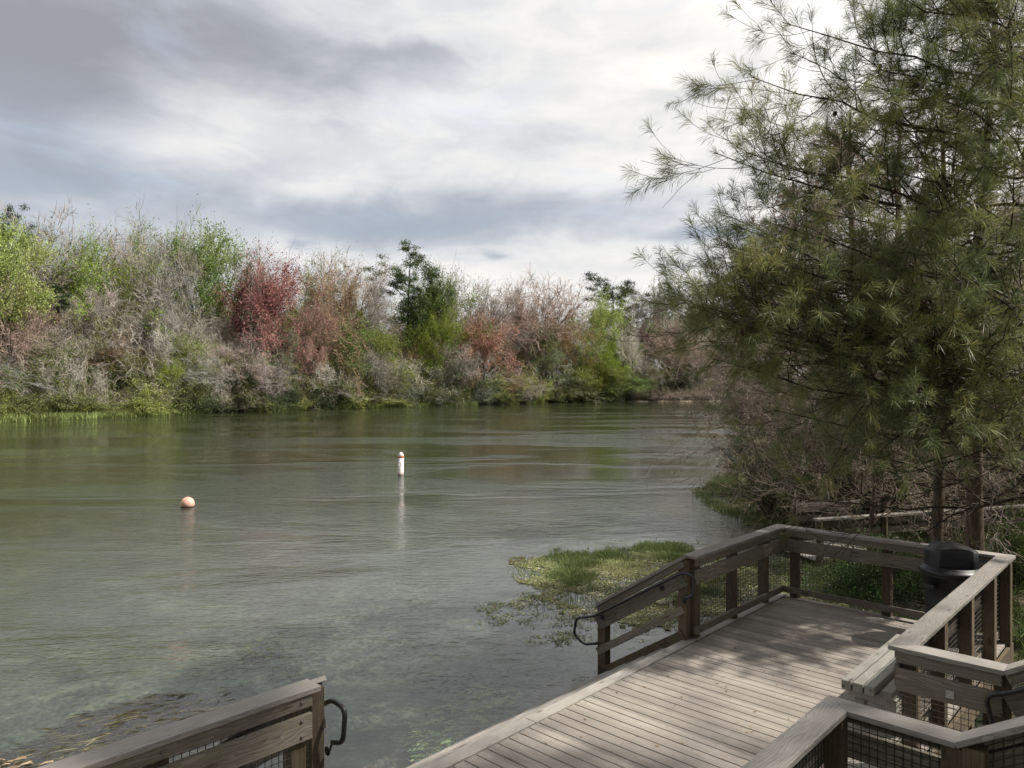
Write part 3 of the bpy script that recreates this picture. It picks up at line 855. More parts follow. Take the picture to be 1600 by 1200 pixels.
class Acc:
    def __init__(s): s.v = []; s.f = {}; s.n = 0

    def add(s, V, Fa, slot=0):
        s.v.append(V); s.f.setdefault(slot, []).append((Fa + s.n)); s.n += len(V)

    def mesh(s, name, mats):
        fl = []; mi = []
        for sl in sorted(s.f):
            byk = {}
            for f in s.f[sl]: byk.setdefault(f.shape[1], []).append(f)
            for k in byk: fl.append(np.concatenate(byk[k])); mi.append(sl)
        me = bpy.data.meshes.new(name); V = np.concatenate(s.v).astype(np.float32)
        me.vertices.add(len(V)); me.vertices.foreach_set('co', V.ravel())
        loops = np.concatenate([f.ravel() for f in fl]).astype(np.int32); cnt = np.concatenate([np.full(len(f), f.shape[1], np.int32) for f in fl])
        me.loops.add(len(loops)); me.loops.foreach_set('vertex_index', loops); me.polygons.add(len(cnt))
        me.polygons.foreach_set('loop_start', np.concatenate([[0], np.cumsum(cnt)[:-1]]).astype(np.int32)); me.polygons.foreach_set('loop_total', cnt)
        me.polygons.foreach_set('material_index', np.concatenate([np.full(len(f), m_, np.int32) for f, m_ in zip(fl, mi)]))
        me.update(calc_edges=True)
        for m_ in mats: me.materials.append(m_)
        return me


def at(pts, rad, lens_ok=None): return pts


def tree_proto(seed, H=18.0, kind='bare', spread=0.36, limbs=10, ang=48, wander=.16, trop=.06, t0=.28, r0=.30, tw=(6, 7, 6), twig_r=.018, leafn=0, leaf=.16, moss=0, lean=.05, env=None, tropt=.04, barkmat='bark', multi=1, leaf_jit=.35, top=.62):
    rs = np.random.RandomState(seed)
    st = np.zeros((multi, 3)); st[:, :2] = rs.normal(0, .25 if multi > 1 else 0, (multi, 2))
    dr = np.stack([rs.normal(0, lean, multi), rs.normal(0, lean, multi), np.ones(multi)], -1)
    if multi > 1: dr[:, :2] = rs.normal(0, .45, (multi, 2))
    tl = np.full(multi, H * top) * rs.uniform(.8, 1, multi)
    tp, tr_ = grow(rs, st, dr, tl, np.full(multi, r0), 9, .06 if multi == 1 else .12, .02, .25)
    tr_[:, 0] *= 1.35
    A = Acc(); B = Acc()
    A.add(*tubes(tp, tr_, 7))
    if env is None: env = lambda t: (1.15 - t) * .9 + .12
    p, d, L, r, t = spawn(rs, tp, tr_, max(2, limbs // multi), t0, .99, ang, spread, .55, env, .15, tl, asd=19)
    lp, lr = grow(rs, p, d, L, r, 6, wander, trop, .3); A.add(*tubes(lp, lr, 5)); Ls = L
    last = lp
    cur, cr = lp, lr; allp = [lp]
    for li, m_ in enumerate(tw):
        p, d, L2, r2, t = spawn(rs, cur, cr, m_, .12, 1.0, 42, .52, .6, None, .25, Ls)
        r2 = np.maximum(r2, twig_r)
        cp, crr = grow(rs, p, d, L2, r2, 4 if li == 0 else 3 if li == 1 else 2, wander * 1.25, tropt, .45)
        B.add(*tubes(cp, crr, 3), 0)
        allp.append(cp); cur, cr, Ls = cp, crr, L2
    tips = cur.reshape(-1, 3)
    if leafn:
        i = rs.randint(0, len(tips), leafn); c_ = tips[i] + rs.normal(0, leaf_jit, (leafn, 3))
        B.add(*quads(rs, c_, leaf), 1)
    parts = [('trunk', A.mesh('trunk', [M[barkmat]])), ('crown', B.mesh('crown', [M['twig'], M['leaf']]))]
    if moss:
        mp = np.concatenate([a_.reshape(-1, 3) for a_ in allp[:-1]]); i = rs.randint(0, len(mp), moss)
        D = Acc(); D.add(*strips(rs, mp[i], .75, .035)); parts.append(('moss', D.mesh('moss', [M['moss']])))
    zs = np.percentile(tips[:, 2], 99.3); wd_ = np.percentile(np.abs(tips[:, 0]), 95)
    return dict(parts=parts, H=zs, W=wd_ * 2)


def pine_proto(seed, H=26.0):
    rs = np.random.RandomState(seed)
    tp, tr_ = grow(rs, np.zeros((1, 3)), np.array([[.02, 0, 1.]]), np.array([H * .93]), np.array([.3]), 10, .035, .02, .4)
    A = Acc(); B = Acc(); A.add(*tubes(tp, tr_, 7))
    p, d, L, r, t = spawn(rs, tp, tr_, 17, .60, 1.0, 68, .19, .5, lambda t: .45 + 1.1 * np.sin(np.pi * np.clip((t - .55) / .5, 0, 1)) * .8, .3, np.array([H]))
    lp, lr = grow(rs, p, d, L, r, 5, .16, .05, .4); A.add(*tubes(lp, lr, 5))
    p, d, L2, r2, t = spawn(rs, lp, lr, 6, .35, 1.0, 45, .42, .6, None, .25, L)
    cp, cr = grow(rs, p, d, L2, np.maximum(r2, .03), 3, .2, .15, .5); B.add(*tubes(cp, cr, 3), 0)
    tips = cp[:, 2:].reshape(-1, 3)
    nb = len(tips); cc = tips[rs.randint(0, nb, 110)]; cen = cc[rs.randint(0, 110, 16000)] + rs.normal(0, 1, (16000, 3)) * np.array([.52, .52, .26])
    B.add(*quads(rs, cen, .15, aspect=.4), 1)
    return dict(parts=[('trunk', A.mesh('trunk', [M['bark']])), ('crown', B.mesh('crown', [M['twig'], M['leaf']]))], H=np.percentile(cen[:, 2], 99), W=np.percentile(np.abs(cen[:, 0]), 95) * 2)


def shrub_proto(seed, H=4.0, W_=4.5, leafn=8000, leaf=.075, stems=16, twigs=True):
    rs = np.random.RandomState(seed)
    st = np.zeros((stems, 3)); st[:, :2] = rs.normal(0, .35, (stems, 2)) * W_ * .3
    dr = np.concatenate([rs.normal(0, .5, (stems, 2)), np.ones((stems, 1))], 1)
    L0 = H * rs.uniform(.5, 1.0, stems)
    A = Acc(); B = Acc()
    tp, tr_ = grow(rs, st, dr, L0, np.full(stems, .045), 5, .18, .0, .4); A.add(*tubes(tp, tr_, 4))
    cur, cr, Ls = tp, tr_, L0
    for m_ in (7, 6):
        p, d, L2, r2, t = spawn(rs, cur, cr, m_, .15, 1, 50, .5, .6, None, .25, Ls)
        cp, cr = grow(rs, p, d, L2, np.maximum(r2, .014), 3, .22, 0, .5); B.add(*tubes(cp, cr, 3), 0); cur, Ls = cp, L2
    tips = cur.reshape(-1, 3); i = rs.randint(0, len(tips), max(leafn, 1))
    c_ = tips[i] + rs.normal(0, .2, (len(i), 3)); c_[:, 2] = np.maximum(c_[:, 2], .05)
    if leafn: B.add(*quads(rs, c_, leaf), 1)
    return dict(parts=[('stem', A.mesh('stem', [M['bark']])), ('crown', B.mesh('crown', [M['twig'], M['leaf']]))], H=np.percentile(c_[:, 2], 98), W=np.percentile(np.abs(c_[:, 0]), 95) * 2)


def palm_proto(seed, H=12.0):
    rs = np.random.RandomState(seed); A = Acc(); B = Acc()
    tp, tr_ = grow(rs, np.zeros((1, 3)), np.array([[.04, 0, 1.]]), np.array([H]), np.array([.2]), 8, .03, .0, .85); A.add(*tubes(tp, tr_, 8))
    top = tp[0, -1]; nf = 46
    for i in range(nf):
        az_ = rs.uniform(0, 2 * math.pi); el_ = R(rs.uniform(-55, 80)); d = np.array([math.cos(az_) * math.cos(el_), math.sin(az_) * math.cos(el_), math.sin(el_)])
        c_ = top + d * rs.uniform(.8, 1.15); B.add(*tubes(np.array([[top, c_]]), np.array([[.03, .02]]), 3), 0)
        nl = 22; side = unit(np.cross(d, np.array([0, 0, 1.]))); up_ = np.cross(side, d)
        a_ = np.linspace(-1.5, 1.5, nl); ld = d[None] * np.cos(a_)[:, None] + side[None] * np.sin(a_)[:, None]; ln = rs.uniform(.7, 1.0, (nl, 1))
        wv = np.cross(ld, up_) * .035
        V = np.stack([c_ + 0 * ld, c_ + ld * ln * .5 + wv, c_ + ld * ln + np.array([0, 0, -.25]), c_ + ld * ln * .5 - wv], 1)
        B.add(V.reshape(-1, 3), np.arange(nl * 4).reshape(nl, 4), 1)
    return dict(parts=[('trunk', A.mesh('trunk', [M['bark']])), ('crown', B.mesh('crown', [M['twig'], M['leaf']]))], H=H + 1.1, W=4.0)


PR = {}
up_env = lambda t: .75 + .45 * np.sin(np.pi * np.clip(t * 1.1, 0, 1))
PR['bare'] = [tree_proto(s, limbs=14, spread=.56, ang=44, t0=.42, wander=.17, tw=(6, 7, 7), trop=.03, env=up_env, tropt=.02) for s in (11, 12, 13, 14)]
PR['oak'] = [tree_proto(s, H=16, limbs=10, spread=.66, ang=52, wander=.32, tw=(6, 6, 5), trop=.03, t0=.4, r0=.34, moss=1500, env=up_env, leafn=2600, leaf=.11, leaf_jit=.3, tropt=.0) for s in (21, 22)]
PR['mossy'] = [tree_proto(s, limbs=13, spread=.58, ang=46, wander=.26, tw=(6, 7, 7), moss=1500, env=up_env, t0=.4, tropt=.0, trop=.03) for s in (31, 32)]
PR['leafy'] = [tree_proto(s, limbs=15, spread=.52, ang=50, wander=.18, t0=.3, tw=(6, 7, 6), leafn=15000, leaf=.095, env=up_env, trop=.03, tropt=.0) for s in (41, 42, 43)]
PR['sparse'] = [tree_proto(s, limbs=14, spread=.55, ang=48, wander=.18, t0=.36, tw=(6, 7, 7), leafn=8500, leaf=.07, env=up_env, trop=.03, tropt=.01) for s in (51, 52)]
PR['dead'] = [tree_proto(s, H=9, limbs=8, spread=.6, ang=50, wander=.36, tw=(6, 6, 4), t0=.15, r0=.13, lean=.3, twig_r=.02, env=up_env, top=.8) for s in (61, 62)]
PR['snag'] = [tree_proto(s, H=9, limbs=7, spread=.55, ang=48, wander=.34, tw=(4, 3), t0=.35, r0=.13, lean=.25, twig_r=.025, env=up_env, top=.8) for s in (64, 65, 66)]
PR['pine'] = [pine_proto(71), pine_proto(72)]
PR['palm'] = [palm_proto(81)]
PR['shrub'] = [shrub_proto(s) for s in (91, 92, 93)]
PR['brush'] = [shrub_proto(s, H=3.2, leafn=700, leaf=.06, stems=26) for s in (95, 96)]
rng_ = random.Random(5)


def place(kind, name, x, y, H, Wd, color, label, cat, group=None, twig=(.42, .37, .33), mosscol=(.34, .34, .30), pick=None, bark=(1, 1, 1), dz=0.0):
    pr = PR[kind][pick % len(PR[kind]) if pick is not None else rng_.randrange(len(PR[kind]))]
    zg = float(ground_z(np.array([x]), np.array([y]))[0])
    sz = H / pr['H']; sx_ = (Wd / pr['W']) if Wd else sz * rng_.uniform(.85, 1.15)
    o = thing(name, label, cat, (x, y, max(zg, -.3) - .05 + dz), group)
    o.scale = (sx_, sx_, sz); o.rotation_euler.z = rng_.uniform(0, 6.28)
    for nm, me in pr['parts']:
        c_ = bpy.data.objects.new(nm, me); C.objects.link(c_); c_.parent = o
        if nm == 'crown': c_.color = (*color, 1)
        elif nm == 'moss': c_.color = (*mosscol, 1)
        else: c_.color = (*bark, 1)
    return o


def ftree(px, top, wpx, kind, off, color, label, name='tree', cat='tree', pick=None, group=None, dx=0, bark=(1, 1, 1), mosscol=(.34, .34, .30)):
    """far-bank tree standing off metres behind the shore; wpx = crown width as seen"""
    Y_ = float(shoreY(px)) + off; x = (px - 800) / F * Y_
    ztop = HC + (600 - top) / F * Y_
    if kind not in ('pine', 'palm', 'shrub', 'brush', 'dead', 'snag') and name != 'cypress_tree' and wpx:
        wpx = max(wpx * 1.1, .50 * ztop / Y_ * F)
    return place(kind, name, x, Y_, ztop - .3, (wpx / F * Y_) if wpx else None, color, label, cat, group, pick=pick, bark=bark, mosscol=mosscol)


LIME = (.36, .43, .14); PALE = (.34, .38, .18); OLIVE = (.22, .235, .085); DARK = (.09, .125, .05); MID = (.17, .22, .07)
GREY = (.40, .365, .325); PINK = (.42, .32, .27); TAN = (.42, .33, .24); WHITE = (.58, .55, .49)
# crown colours: the bare kinds take them on their twigs
ftree(2, 352, 90, 'leafy', 3, LIME, 'bright lime tree cut by the left edge of the photo', 'tree')
ftree(-4, 322, 80, 'pine', 14, (.05, .07, .035), 'dark tree top rising behind the lime tree at the left edge', 'pine_tree')
ftree(68, 333, 95, 'bare', 12, GREY, 'tall bare grey tree standing right of the lime tree at the left edge', 'bare_tree')
ftree(152, 380, 95, 'leafy', 10, (.27, .36, .08), 'yellow green tree behind bare trees, between the tall bare grey tree and the mossy oak', 'tree')
ftree(185, 378, 60, 'bare', 16, TAN, 'pale tan bare crown just right of the yellow green tree', 'bare_tree')
ftree(248, 357, 105, 'mossy', 9, GREY, 'tall grey tree hung with moss, pale green shoots on its top', 'mossy_tree')
ftree(250, 360, 80, 'sparse', 14, (.24, .28, .11), 'pale green crown showing above the moss hung grey tree', 'tree')
ftree(318, 365, 55, 'leafy', 12, (.24, .32, .10), 'light green rounded treetop right of the tall mossy tree', 'tree')
ftree(375, 398, 95, 'oak', 9, (.18, .18, .13), 'dark twisted live oak left of the crimson maple', 'oak_tree')
ftree(432, 406, 95, 'leafy', 7, (.38, .185, .175), 'crimson red maple, reddest tree on the far bank', 'maple_tree')
ftree(480, 404, 60, 'sparse', 13, (.26, .27, .13), 'pale olive treetop just right of the crimson maple', 'tree')
ftree(520, 410, 60, 'sparse', 9, (.38, .28, .18), 'tan orange budding tree between crimson maple and tall pine', 'tree')
ftree(553, 412, 34, 'bare', 12, GREY, 'narrow bare grey tree left of the tall pine', 'bare_tree')
ftree(636, 382, 96, 'pine', 12, (.10, .14, .055), 'tallest pine at the middle of the far bank', 'pine_tree', pick=0)
ftree(664, 425, 60, 'pine', 9, (.10, .14, .06), 'lower pine crown leaning against the tallest pine', 'pine_tree', pick=1)
ftree(693, 432, 50, 'leafy', 10, (.17, .24, .06), 'green treetop right of the tallest pine', 'tree')
ftree(745, 437, 105, 'bare', 9, GREY, 'wide fan of bare grey branches right of the tallest pine', 'bare_tree')
ftree(691, 482, 70, 'leafy', 3, (.20, .25, .045), 'yellow green cone shaped tree near the water below the tallest pine', 'tree')
ftree(758, 492, 80, 'leafy', 2, (.48, .28, .22), 'coral pink budding maple near the water', 'maple_tree')
ftree(690, 430, 60, 'oak', 14, GREY, 'mossy grey tree behind the yellow green cone shaped tree', 'mossy_tree')
ftree(848, 434, 125, 'bare', 7, PINK, 'broad pinkish brown bare tree right of the coral maple', 'bare_tree')
ftree(815, 452, 70, 'sparse', 9, (.40, .28, .23), 'rusty pink budding crown left in the broad brown tree', 'tree')
ftree(937, 462, 52, 'leafy', 12, LIME, 'small lime green treetop in front of the right hand pine', 'tree')
ftree(957, 428, 82, 'pine', 22, (.04, .06, .03), 'dark pine near the right end of the far bank', 'pine_tree', pick=1)
ftree(972, 468, 60, 'pine', 26, (.045, .065, .03), 'lower dark pine crown below the right hand pine', 'pine_tree', pick=0)
ftree(1012, 452, 40, 'mossy', 12, (.25, .22, .19), 'leaning grey snag with upright dead branches right of the right hand pine', 'dead_tree')
ftree(1042, 440, 80, 'oak', 22, (.16, .20, .09), 'round pale green oak at the right end of the far bank', 'oak_tree')
ftree(1075, 458, 80, 'sparse', 14, (.18, .20, .10), 'olive crown partly behind the pine needles at the right end of the far bank', 'tree')
ftree(945, 522, 70, 'leafy', 4, (.26, .34, .06), 'lime green low tree below the right hand pine', 'tree')
ftree(925, 560, 70, 'leafy', 2, (.22, .25, .05), 'yellow green spreading low tree at the water below the lime one', 'tree')
ftree(900, 505, 60, 'sparse', 5, (.37, .27, .15), 'orange brown budding tree left of the lime green low tree', 'tree')
ftree(988, 505, 45, 'bare', -.2, WHITE, 'pale slender cypress standing at the waterline near the sandy bank', 'cypress_tree', bark=(2.6, 2.5, 2.2))
ftree(103, 452, 50, 'palm', 5, (.06, .085, .045), 'tall cabbage palm near the left end of the far bank', 'palm_tree')
ftree(70, 540, 60, 'palm', 4, (.05, .07, .04), 'short dark palm below the tall cabbage palm', 'palm_tree')
ftree(560, 488, 26, 'palm', 4, (.16, .17, .05), 'small yellowish palm left of the tallest pine', 'palm_tree')
ftree(268, 560, 44, 'leafy', 1, (.28, .35, .06), 'lime green bush like tree at the water right of the left hand palm', 'tree')
ftree(600, 516, 70, 'leafy', 4, (.23, .27, .07), 'round lime green tree under the tallest pine', 'tree')
ftree(467, 528, 60, 'sparse', 3, (.44, .28, .25), 'pale pink budding tree below the crimson maple', 'tree')
ftree(510, 470, 60, 'sparse', 5, (.40, .27, .23), 'dusty pink tree right of the crimson maple', 'tree')
ftree(20, 440, 120, 'bare', 2, PINK, 'rusty bare tree below the lime tree at the left edge', 'bare_tree')
ftree(585, 545, 60, 'mossy', .5, (.30, .28, .24), 'grey moss draped tree leaning over the water at mid bank', 'mossy_tree')
ftree(430, 560, 50, 'mossy', .5, (.28, .26, .23), 'pale mossy tree over the water below the crimson maple', 'mossy_tree')
for (px, top, wpx, lb) in ((55, 560, 46, 'bleached leaning dead tree at the left part of the far waterline'), (148, 570, 30, 'bleached upright dead trunk under the yellow green tree'), (105, 548, 40, 'white branching dead tree in front of the cabbage palm'),
                           (250, 600, 26, 'small white leaning trunk below the lime bush like tree'), (505, 560, 50, 'bleached curving dead tree at the waterline right of the pink budding tree'), (640, 555, 60, 'tangle of bleached branches left of the cone shaped tree'),
                           (225, 500, 70, 'pale arching dead branches below the tall mossy tree'), (330, 520, 60, 'pale dead tree with drooping branches below the light green treetop')):
    ftree(px, top, wpx, 'dead', .3 if top > 540 else 2, WHITE, lb, 'dead_tree', bark=(2.4, 2.3, 2.1))

LM = [(0, 'lime tree at the left edge'), (68, 'tall bare grey tree'), (150, 'yellow green tree'), (248, 'tall moss hung tree'), (318, 'light green treetop'), (375, 'dark live oak'),
      (432, 'crimson maple'), (520, 'tan orange tree'), (600, 'round lime tree'), (637, 'tallest pine'), (691, 'cone shaped tree'), (758, 'coral maple'), (848, 'broad brown tree'), (937, 'small lime treetop'), (988, 'waterline cypress'), (1042, 'round pale oak')]


def beside(px):
    x, nm_ = min(LM, key=lambda q_: abs(q_[0] - px))
    if px < -30: return 'beyond the left edge of the photo'
    return ('level with the ' if abs(px - x) < 9 else 'just left of the ' if px < x else 'just right of the ') + nm_


sky_px = [-250, 0, 60, 100, 140, 300, 400, 500, 560, 600, 660, 740, 850, 920, 1000, 1060, 1200]
sky_py = [345, 440, 452, 445, 436, 444, 452, 466, 488, 494, 474, 474, 470, 494, 494, 480, 475]
rf = random.Random(77)
cls = [('bare', GREY, 'bare grey tree among its like in the wood along the far bank', 'bare_tree', 'bare grey trees of the far bank wood'),
       ('bare', PINK, 'bare pinkish brown tree in the wood along the far bank', 'bare_tree', 'bare pinkish trees of the far bank wood'),
       ('mossy', GREY, 'moss hung grey tree in the wood along the far bank', 'mossy_tree', 'moss hung trees of the far bank wood'),
       ('sparse', OLIVE, 'thin olive green tree in the wood along the far bank', 'tree', 'olive trees of the far bank wood'),
       ('leafy', MID, 'full mid green tree in the wood along the far bank', 'tree', 'mid green trees of the far bank wood'),
       ('oak', (.17, .19, .10), 'dark mossy oak in the wood along the far bank', 'oak_tree', 'dark oaks of the far bank wood'),
       ('sparse', (.40, .27, .20), 'thin rusty budding tree in the wood along the far bank', 'tree', 'rusty trees of the far bank wood')]
wts = [25, 11, 16, 19, 16, 8, 5]
for row, (o0, o1, cnt, d0, d1) in enumerate(((2, 6, 50, 45, 130), (7, 13, 46, 12, 75), (14, 26, 46, 0, 42))):
    for i in range(cnt):
        px = -260 + (1460) * (i + rf.uniform(-.4, .4)) / cnt
        kd, col_, lb, nm, gr = rf.choices(cls, wts)[0]
        j = rf.uniform(.8, 1.25); c_ = tuple(min(.58, a * j * 1.12 * rf.uniform(.93, 1.07)) for a in col_)
        ftree(px, float(np.interp(px, sky_px, sky_py)) + rf.uniform(d0, d1), rf.uniform(65, 120) * (100 / float(shoreY(px))) ** .5, kd, rf.uniform(o0, o1), c_, lb.split(' in the wood')[0].replace(' among its like', '') + (', front row, ', ', middle row, ', ', back row, ')[row] + beside(px), nm, group=gr, bark=(2.3, 2.2, 2.0) if rf.random() < .45 else (.9, .9, .9))
scl = [('shrub', (.19, .215, .085), 'olive green shrub at the foot of the far bank wood', 'shrub', 'olive shrubs of the far bank'),
       ('shrub', (.30, .34, .11), 'yellow green shrub at the foot of the far bank wood', 'shrub', 'yellow green shrubs of the far bank'),
       ('shrub', (.11, .14, .075), 'dark evergreen shrub at the foot of the far bank wood', 'shrub', 'dark shrubs of the far bank'),
       ('brush', (.42, .37, .31), 'leafless twiggy shrub at the foot of the far bank wood', 'bush', 'leafless shrubs of the far bank'),
       ('shrub', (.27, .30, .22), 'grey green shrub at the foot of the far bank wood', 'shrub', 'grey green shrubs of the far bank')]
for i in range(112):
    px = -120 + 1300 * (i + rf.uniform(-.5, .5)) / 112
    kd, col_, lb, nm, gr = rf.choices(scl, [34, 26, 14, 9, 16])[0]
    j = rf.uniform(.8, 1.25); c_ = tuple(a * j for a in col_)
    Yh = float(shoreY(px)); hh = rf.uniform(1.6, 5.0) if i % 2 else rf.uniform(3, 7.5)
    top = 600 - (hh + .3 - HC) / Yh * F
    ftree(px, top, rf.uniform(3.5, 7.5) / Yh * F, kd, rf.uniform(.4, 1.6) if i % 2 else rf.uniform(2, 5), c_, lb.split(' at the foot')[0] + (', at the waterline ' if i % 2 else ', behind the waterline ') + beside(px), nm, cat='shrub', group=gr)

for i in range(34):
    px = -60 + 1080 * (i + rf.uniform(-.5, .5)) / 34; Yh = float(shoreY(px)); hh = rf.uniform(4.5, 10)
    ftree(px, 600 - (hh + .3 - HC) / Yh * F, rf.uniform(3, 6) / Yh * F, 'snag', rf.uniform(.2, 2), (.50, .46, .40), 'pale crooked dead tree, waterline, ' + beside(px), 'dead_tree', cat='dead tree', group='pale dead trees along the far waterline', bark=(3.2, 3.0, 2.7))

# the wood behind, read only as a mass
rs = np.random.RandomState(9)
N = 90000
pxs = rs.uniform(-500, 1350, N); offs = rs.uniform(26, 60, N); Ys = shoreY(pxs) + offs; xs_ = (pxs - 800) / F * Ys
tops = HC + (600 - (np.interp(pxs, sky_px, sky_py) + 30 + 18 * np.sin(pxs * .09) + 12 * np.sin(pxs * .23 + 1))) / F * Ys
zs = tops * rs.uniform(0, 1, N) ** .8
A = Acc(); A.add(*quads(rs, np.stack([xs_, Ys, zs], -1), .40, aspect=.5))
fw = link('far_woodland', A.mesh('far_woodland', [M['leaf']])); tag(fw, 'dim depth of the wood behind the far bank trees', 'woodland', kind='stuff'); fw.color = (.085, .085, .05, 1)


# marsh grass along the far waterline
def blades(rs, base, h, wd, lean=.35):
    N = len(base); a = rs.uniform(0, 2 * math.pi, N); s = np.stack([np.cos(a), np.sin(a), 0 * a], -1) * wd
    tip = base + np.stack([rs.normal(0, lean, N) * h, rs.normal(0, lean, N) * h, h], -1)
    V = np.stack([base - s, base + s, tip], 1); return V.reshape(-1, 3), np.arange(N * 3).reshape(N, 3)


N = 26000
pxs = rs.uniform(-150, 1000, N); on = (np.sin(pxs * .011 + 1) + np.sin(pxs * .047) * .6 + np.sin(pxs * .19) * .3) > -.25
pxs = pxs[on | (pxs < 330)]; N = len(pxs)
wdt = np.interp(pxs, [-150, 30, 200, 330, 1000], [5, 4.5, 2.8, 1.6, 1.0])
Ys = shoreY(pxs) + .6 - rs.uniform(0, 1, N) * wdt; xs_ = (pxs - 800) / F * Ys
A = Acc(); A.add(*blades(rs, np.stack([xs_, Ys, 0 * xs_ - .02], -1), rs.uniform(.25, .95, N), .05))
fg = link('marsh_grass', A.mesh('marsh_grass', [M['leaf']])); tag(fg, 'strip of light green marsh grass along the far waterline', 'marsh grass', kind='stuff'); fg.color = (.30, .36, .13, 1)
# sandy spit and brush heap at the right end
ORD = ['first', 'second', 'third', 'fourth', 'fifth', 'sixth', 'seventh', 'eighth', 'ninth']
for i in range(9):
    px = 992 + i * 15
    place('brush', 'brush_heap', (px - 800) / F * 166, 166.5 + rf.uniform(-.5, .5), rf.uniform(2.0, 4.2), rf.uniform(5, 7), (.36, .29, .24), 'heap of dead brush on the sandy bank, %s from the left' % ORD[i], 'brush', 'brush heaps on the sandy bank')
Ns = 40; Vb = []
for i in range(Ns + 1):
    px = 975 + 150 * i / Ns; wv = .4 * math.sin(i * .7) + rf.uniform(-.15, .15)
    for k, (dy, z_) in enumerate(((-1.4, -.05), (-.9, .22), (2.0, .45), (5, .2))): Vb.append(((px - 800) / F * 166, 166 + dy + wv, z_))
Fb = [(i * 4 + k, (i + 1) * 4 + k, (i + 1) * 4 + k + 1, i * 4 + k + 1) for i in range(Ns) for k in range(3)]
me = bpy.data.meshes.new('sand_bank'); me.from_pydata(Vb, [], Fb)
m, t = mat('pale sand'); nz = t.noise(t.n('ShaderNodeTexCoord').outputs['Object'], 3, 5, .6)
finish(t, t.ramp(nz, [(.35, (.30, .25, .18)), (.7, (.5, .43, .33))]), .9); me.materials.append(m)
sb = link('sand_bank', me); sb['kind'] = 'structure'

# ------------------------------------------------------------------ floating vegetation mats
def inpoly(x, y, poly):
    poly = np.array(poly); x = x[:, None]; y = y[:, None]; A_ = poly; B_ = np.roll(poly, -1, 0)
    c_ = ((A_[:, 1] > y) != (B_[:, 1] > y)) & (x < A_[:, 0] + (y - A_[:, 1]) / (B_[:, 1] - A_[:, 1] + 1e-12) * (B_[:, 0] - A_[:, 0]))
    return c_.sum(1) % 2 == 1


def fbm(x, y, s=1.0, seed=0):
    r_ = np.random.RandomState(seed); o_ = 0; 
    for k in range(1, 7):
        a_, b_, c_, d_ = r_.uniform(-1, 1, 4) * 2.6 ** (k * .6) * s; o_ = o_ + np.sin(a_ * x + b_ * y + c_ * 3) * np.sin(c_ * y - a_ * x * .6 + d_ * 5) / k ** .6
    return o_


def mat_patch(poly_px, seed, dens, name, label, green_fn, n_flake, n_blade, hmul=1.0):
    rs = np.random.RandomState(seed)
    poly = [tuple(wpt(*p))[:2] for p in poly_px]; pa = np.array(poly)
    lo, hi = pa.min(0), pa.max(0)
    def samp(n, fn):
        x = rs.uniform(lo[0], hi[0], n * 3); y = rs.uniform(lo[1], hi[1], n * 3); k = inpoly(x + .28 * fbm(x, y, .9, 21) + .1 * fbm(x, y, 4, 22), y + .45 * fbm(x, y, .8, 23) + .15 * fbm(x, y, 4, 24), poly); x, y = x[k], y[k]
        k = rs.uniform(0, 1, len(x)) < fn(x, y); return x[k], y[k]
    root = thing(name, label, 'water plants', (0, 0, 0)); root['kind'] = 'stuff'
    # flat flakes of leaf and scum
    fl = lambda x, y: np.clip(.55 + .35 * fbm(x, y, 1.2, seed), .03, 1)
    for nm, colr, frac, zz_ in (('brown_leaves', (.22, .18, .12), .36, .004), ('green_leaves', (.20, .23, .09), .50, .006), ('pale_leaves', (.42, .41, .27), .14, .009)):
        x, y = samp(int(n_flake * frac), (lambda x, y, q=nm: np.clip(.22 + .6 * fbm(x, y, 1.5, seed + len(q)), .02, 1)))
        n_ = len(x); a = rs.uniform(0, 2 * math.pi, n_); sz = rs.uniform(.008, .030, n_)
        c_, s = np.cos(a), np.sin(a); tl = rs.normal(0, .35, n_)
        V = np.stack([np.stack([x + dx_ * sz * c_ - dy_ * sz * .6 * s, y + dx_ * sz * s + dy_ * sz * .6 * c_, zz_ + rs.uniform(0, .012, n_) + dx_ * sz * tl * .5 + .003], -1) for dx_, dy_ in ((1, 0), (0, 1), (-1, 0), (0, -1))], 1).reshape(-1, 3)
        o_ = link(nm, fastmesh(nm, V, [np.arange(n_ * 4).reshape(n_, 4)], [M['leaf']]), root); o_.color = (*colr, 1); o_['kind'] = 'stuff'
    x, y = samp(n_blade, green_fn)
    hv_ = np.clip(.75 + .3 * fbm(x, y, 2.2, seed + 3), .35, 1.5)
    n_ = len(x); base = np.stack([x, y, 0 * x - .03], -1)
    V, Fa = blades(rs, base, rs.uniform(.04, .24, n_) * hmul * hv_, .006, .5)
    o_ = link('grass_blades', fastmesh('grass_blades', V, [Fa], [M['leaf']]), root); o_.color = (.13, .165, .06, 1); o_['kind'] = 'stuff'
    return root


px_of = lambda x, y: (800 + F * x / y, 600 + HC * F / y)


def g1f(x, y):
    px, py = px_of(x, y); n_ = fbm(x, y, 1.3, 4) * .30 + fbm(x, y, 4.0, 6) * .16
    a = np.exp(-((py - 862) / 17) ** 2) * (px > 845) * 1.0
    b = np.exp(-((px - 905) / 42) ** 2 - ((py - 888) / 30) ** 2)
    c_ = .35 * np.exp(-((px - 870) / 40) ** 2 - ((py - 940) / 9) ** 2)
    d_ = .25 * (px > 1040)
    return np.clip((a + b + c_ + d_ + n_ - .34) * 1.3, 0.05, 1)


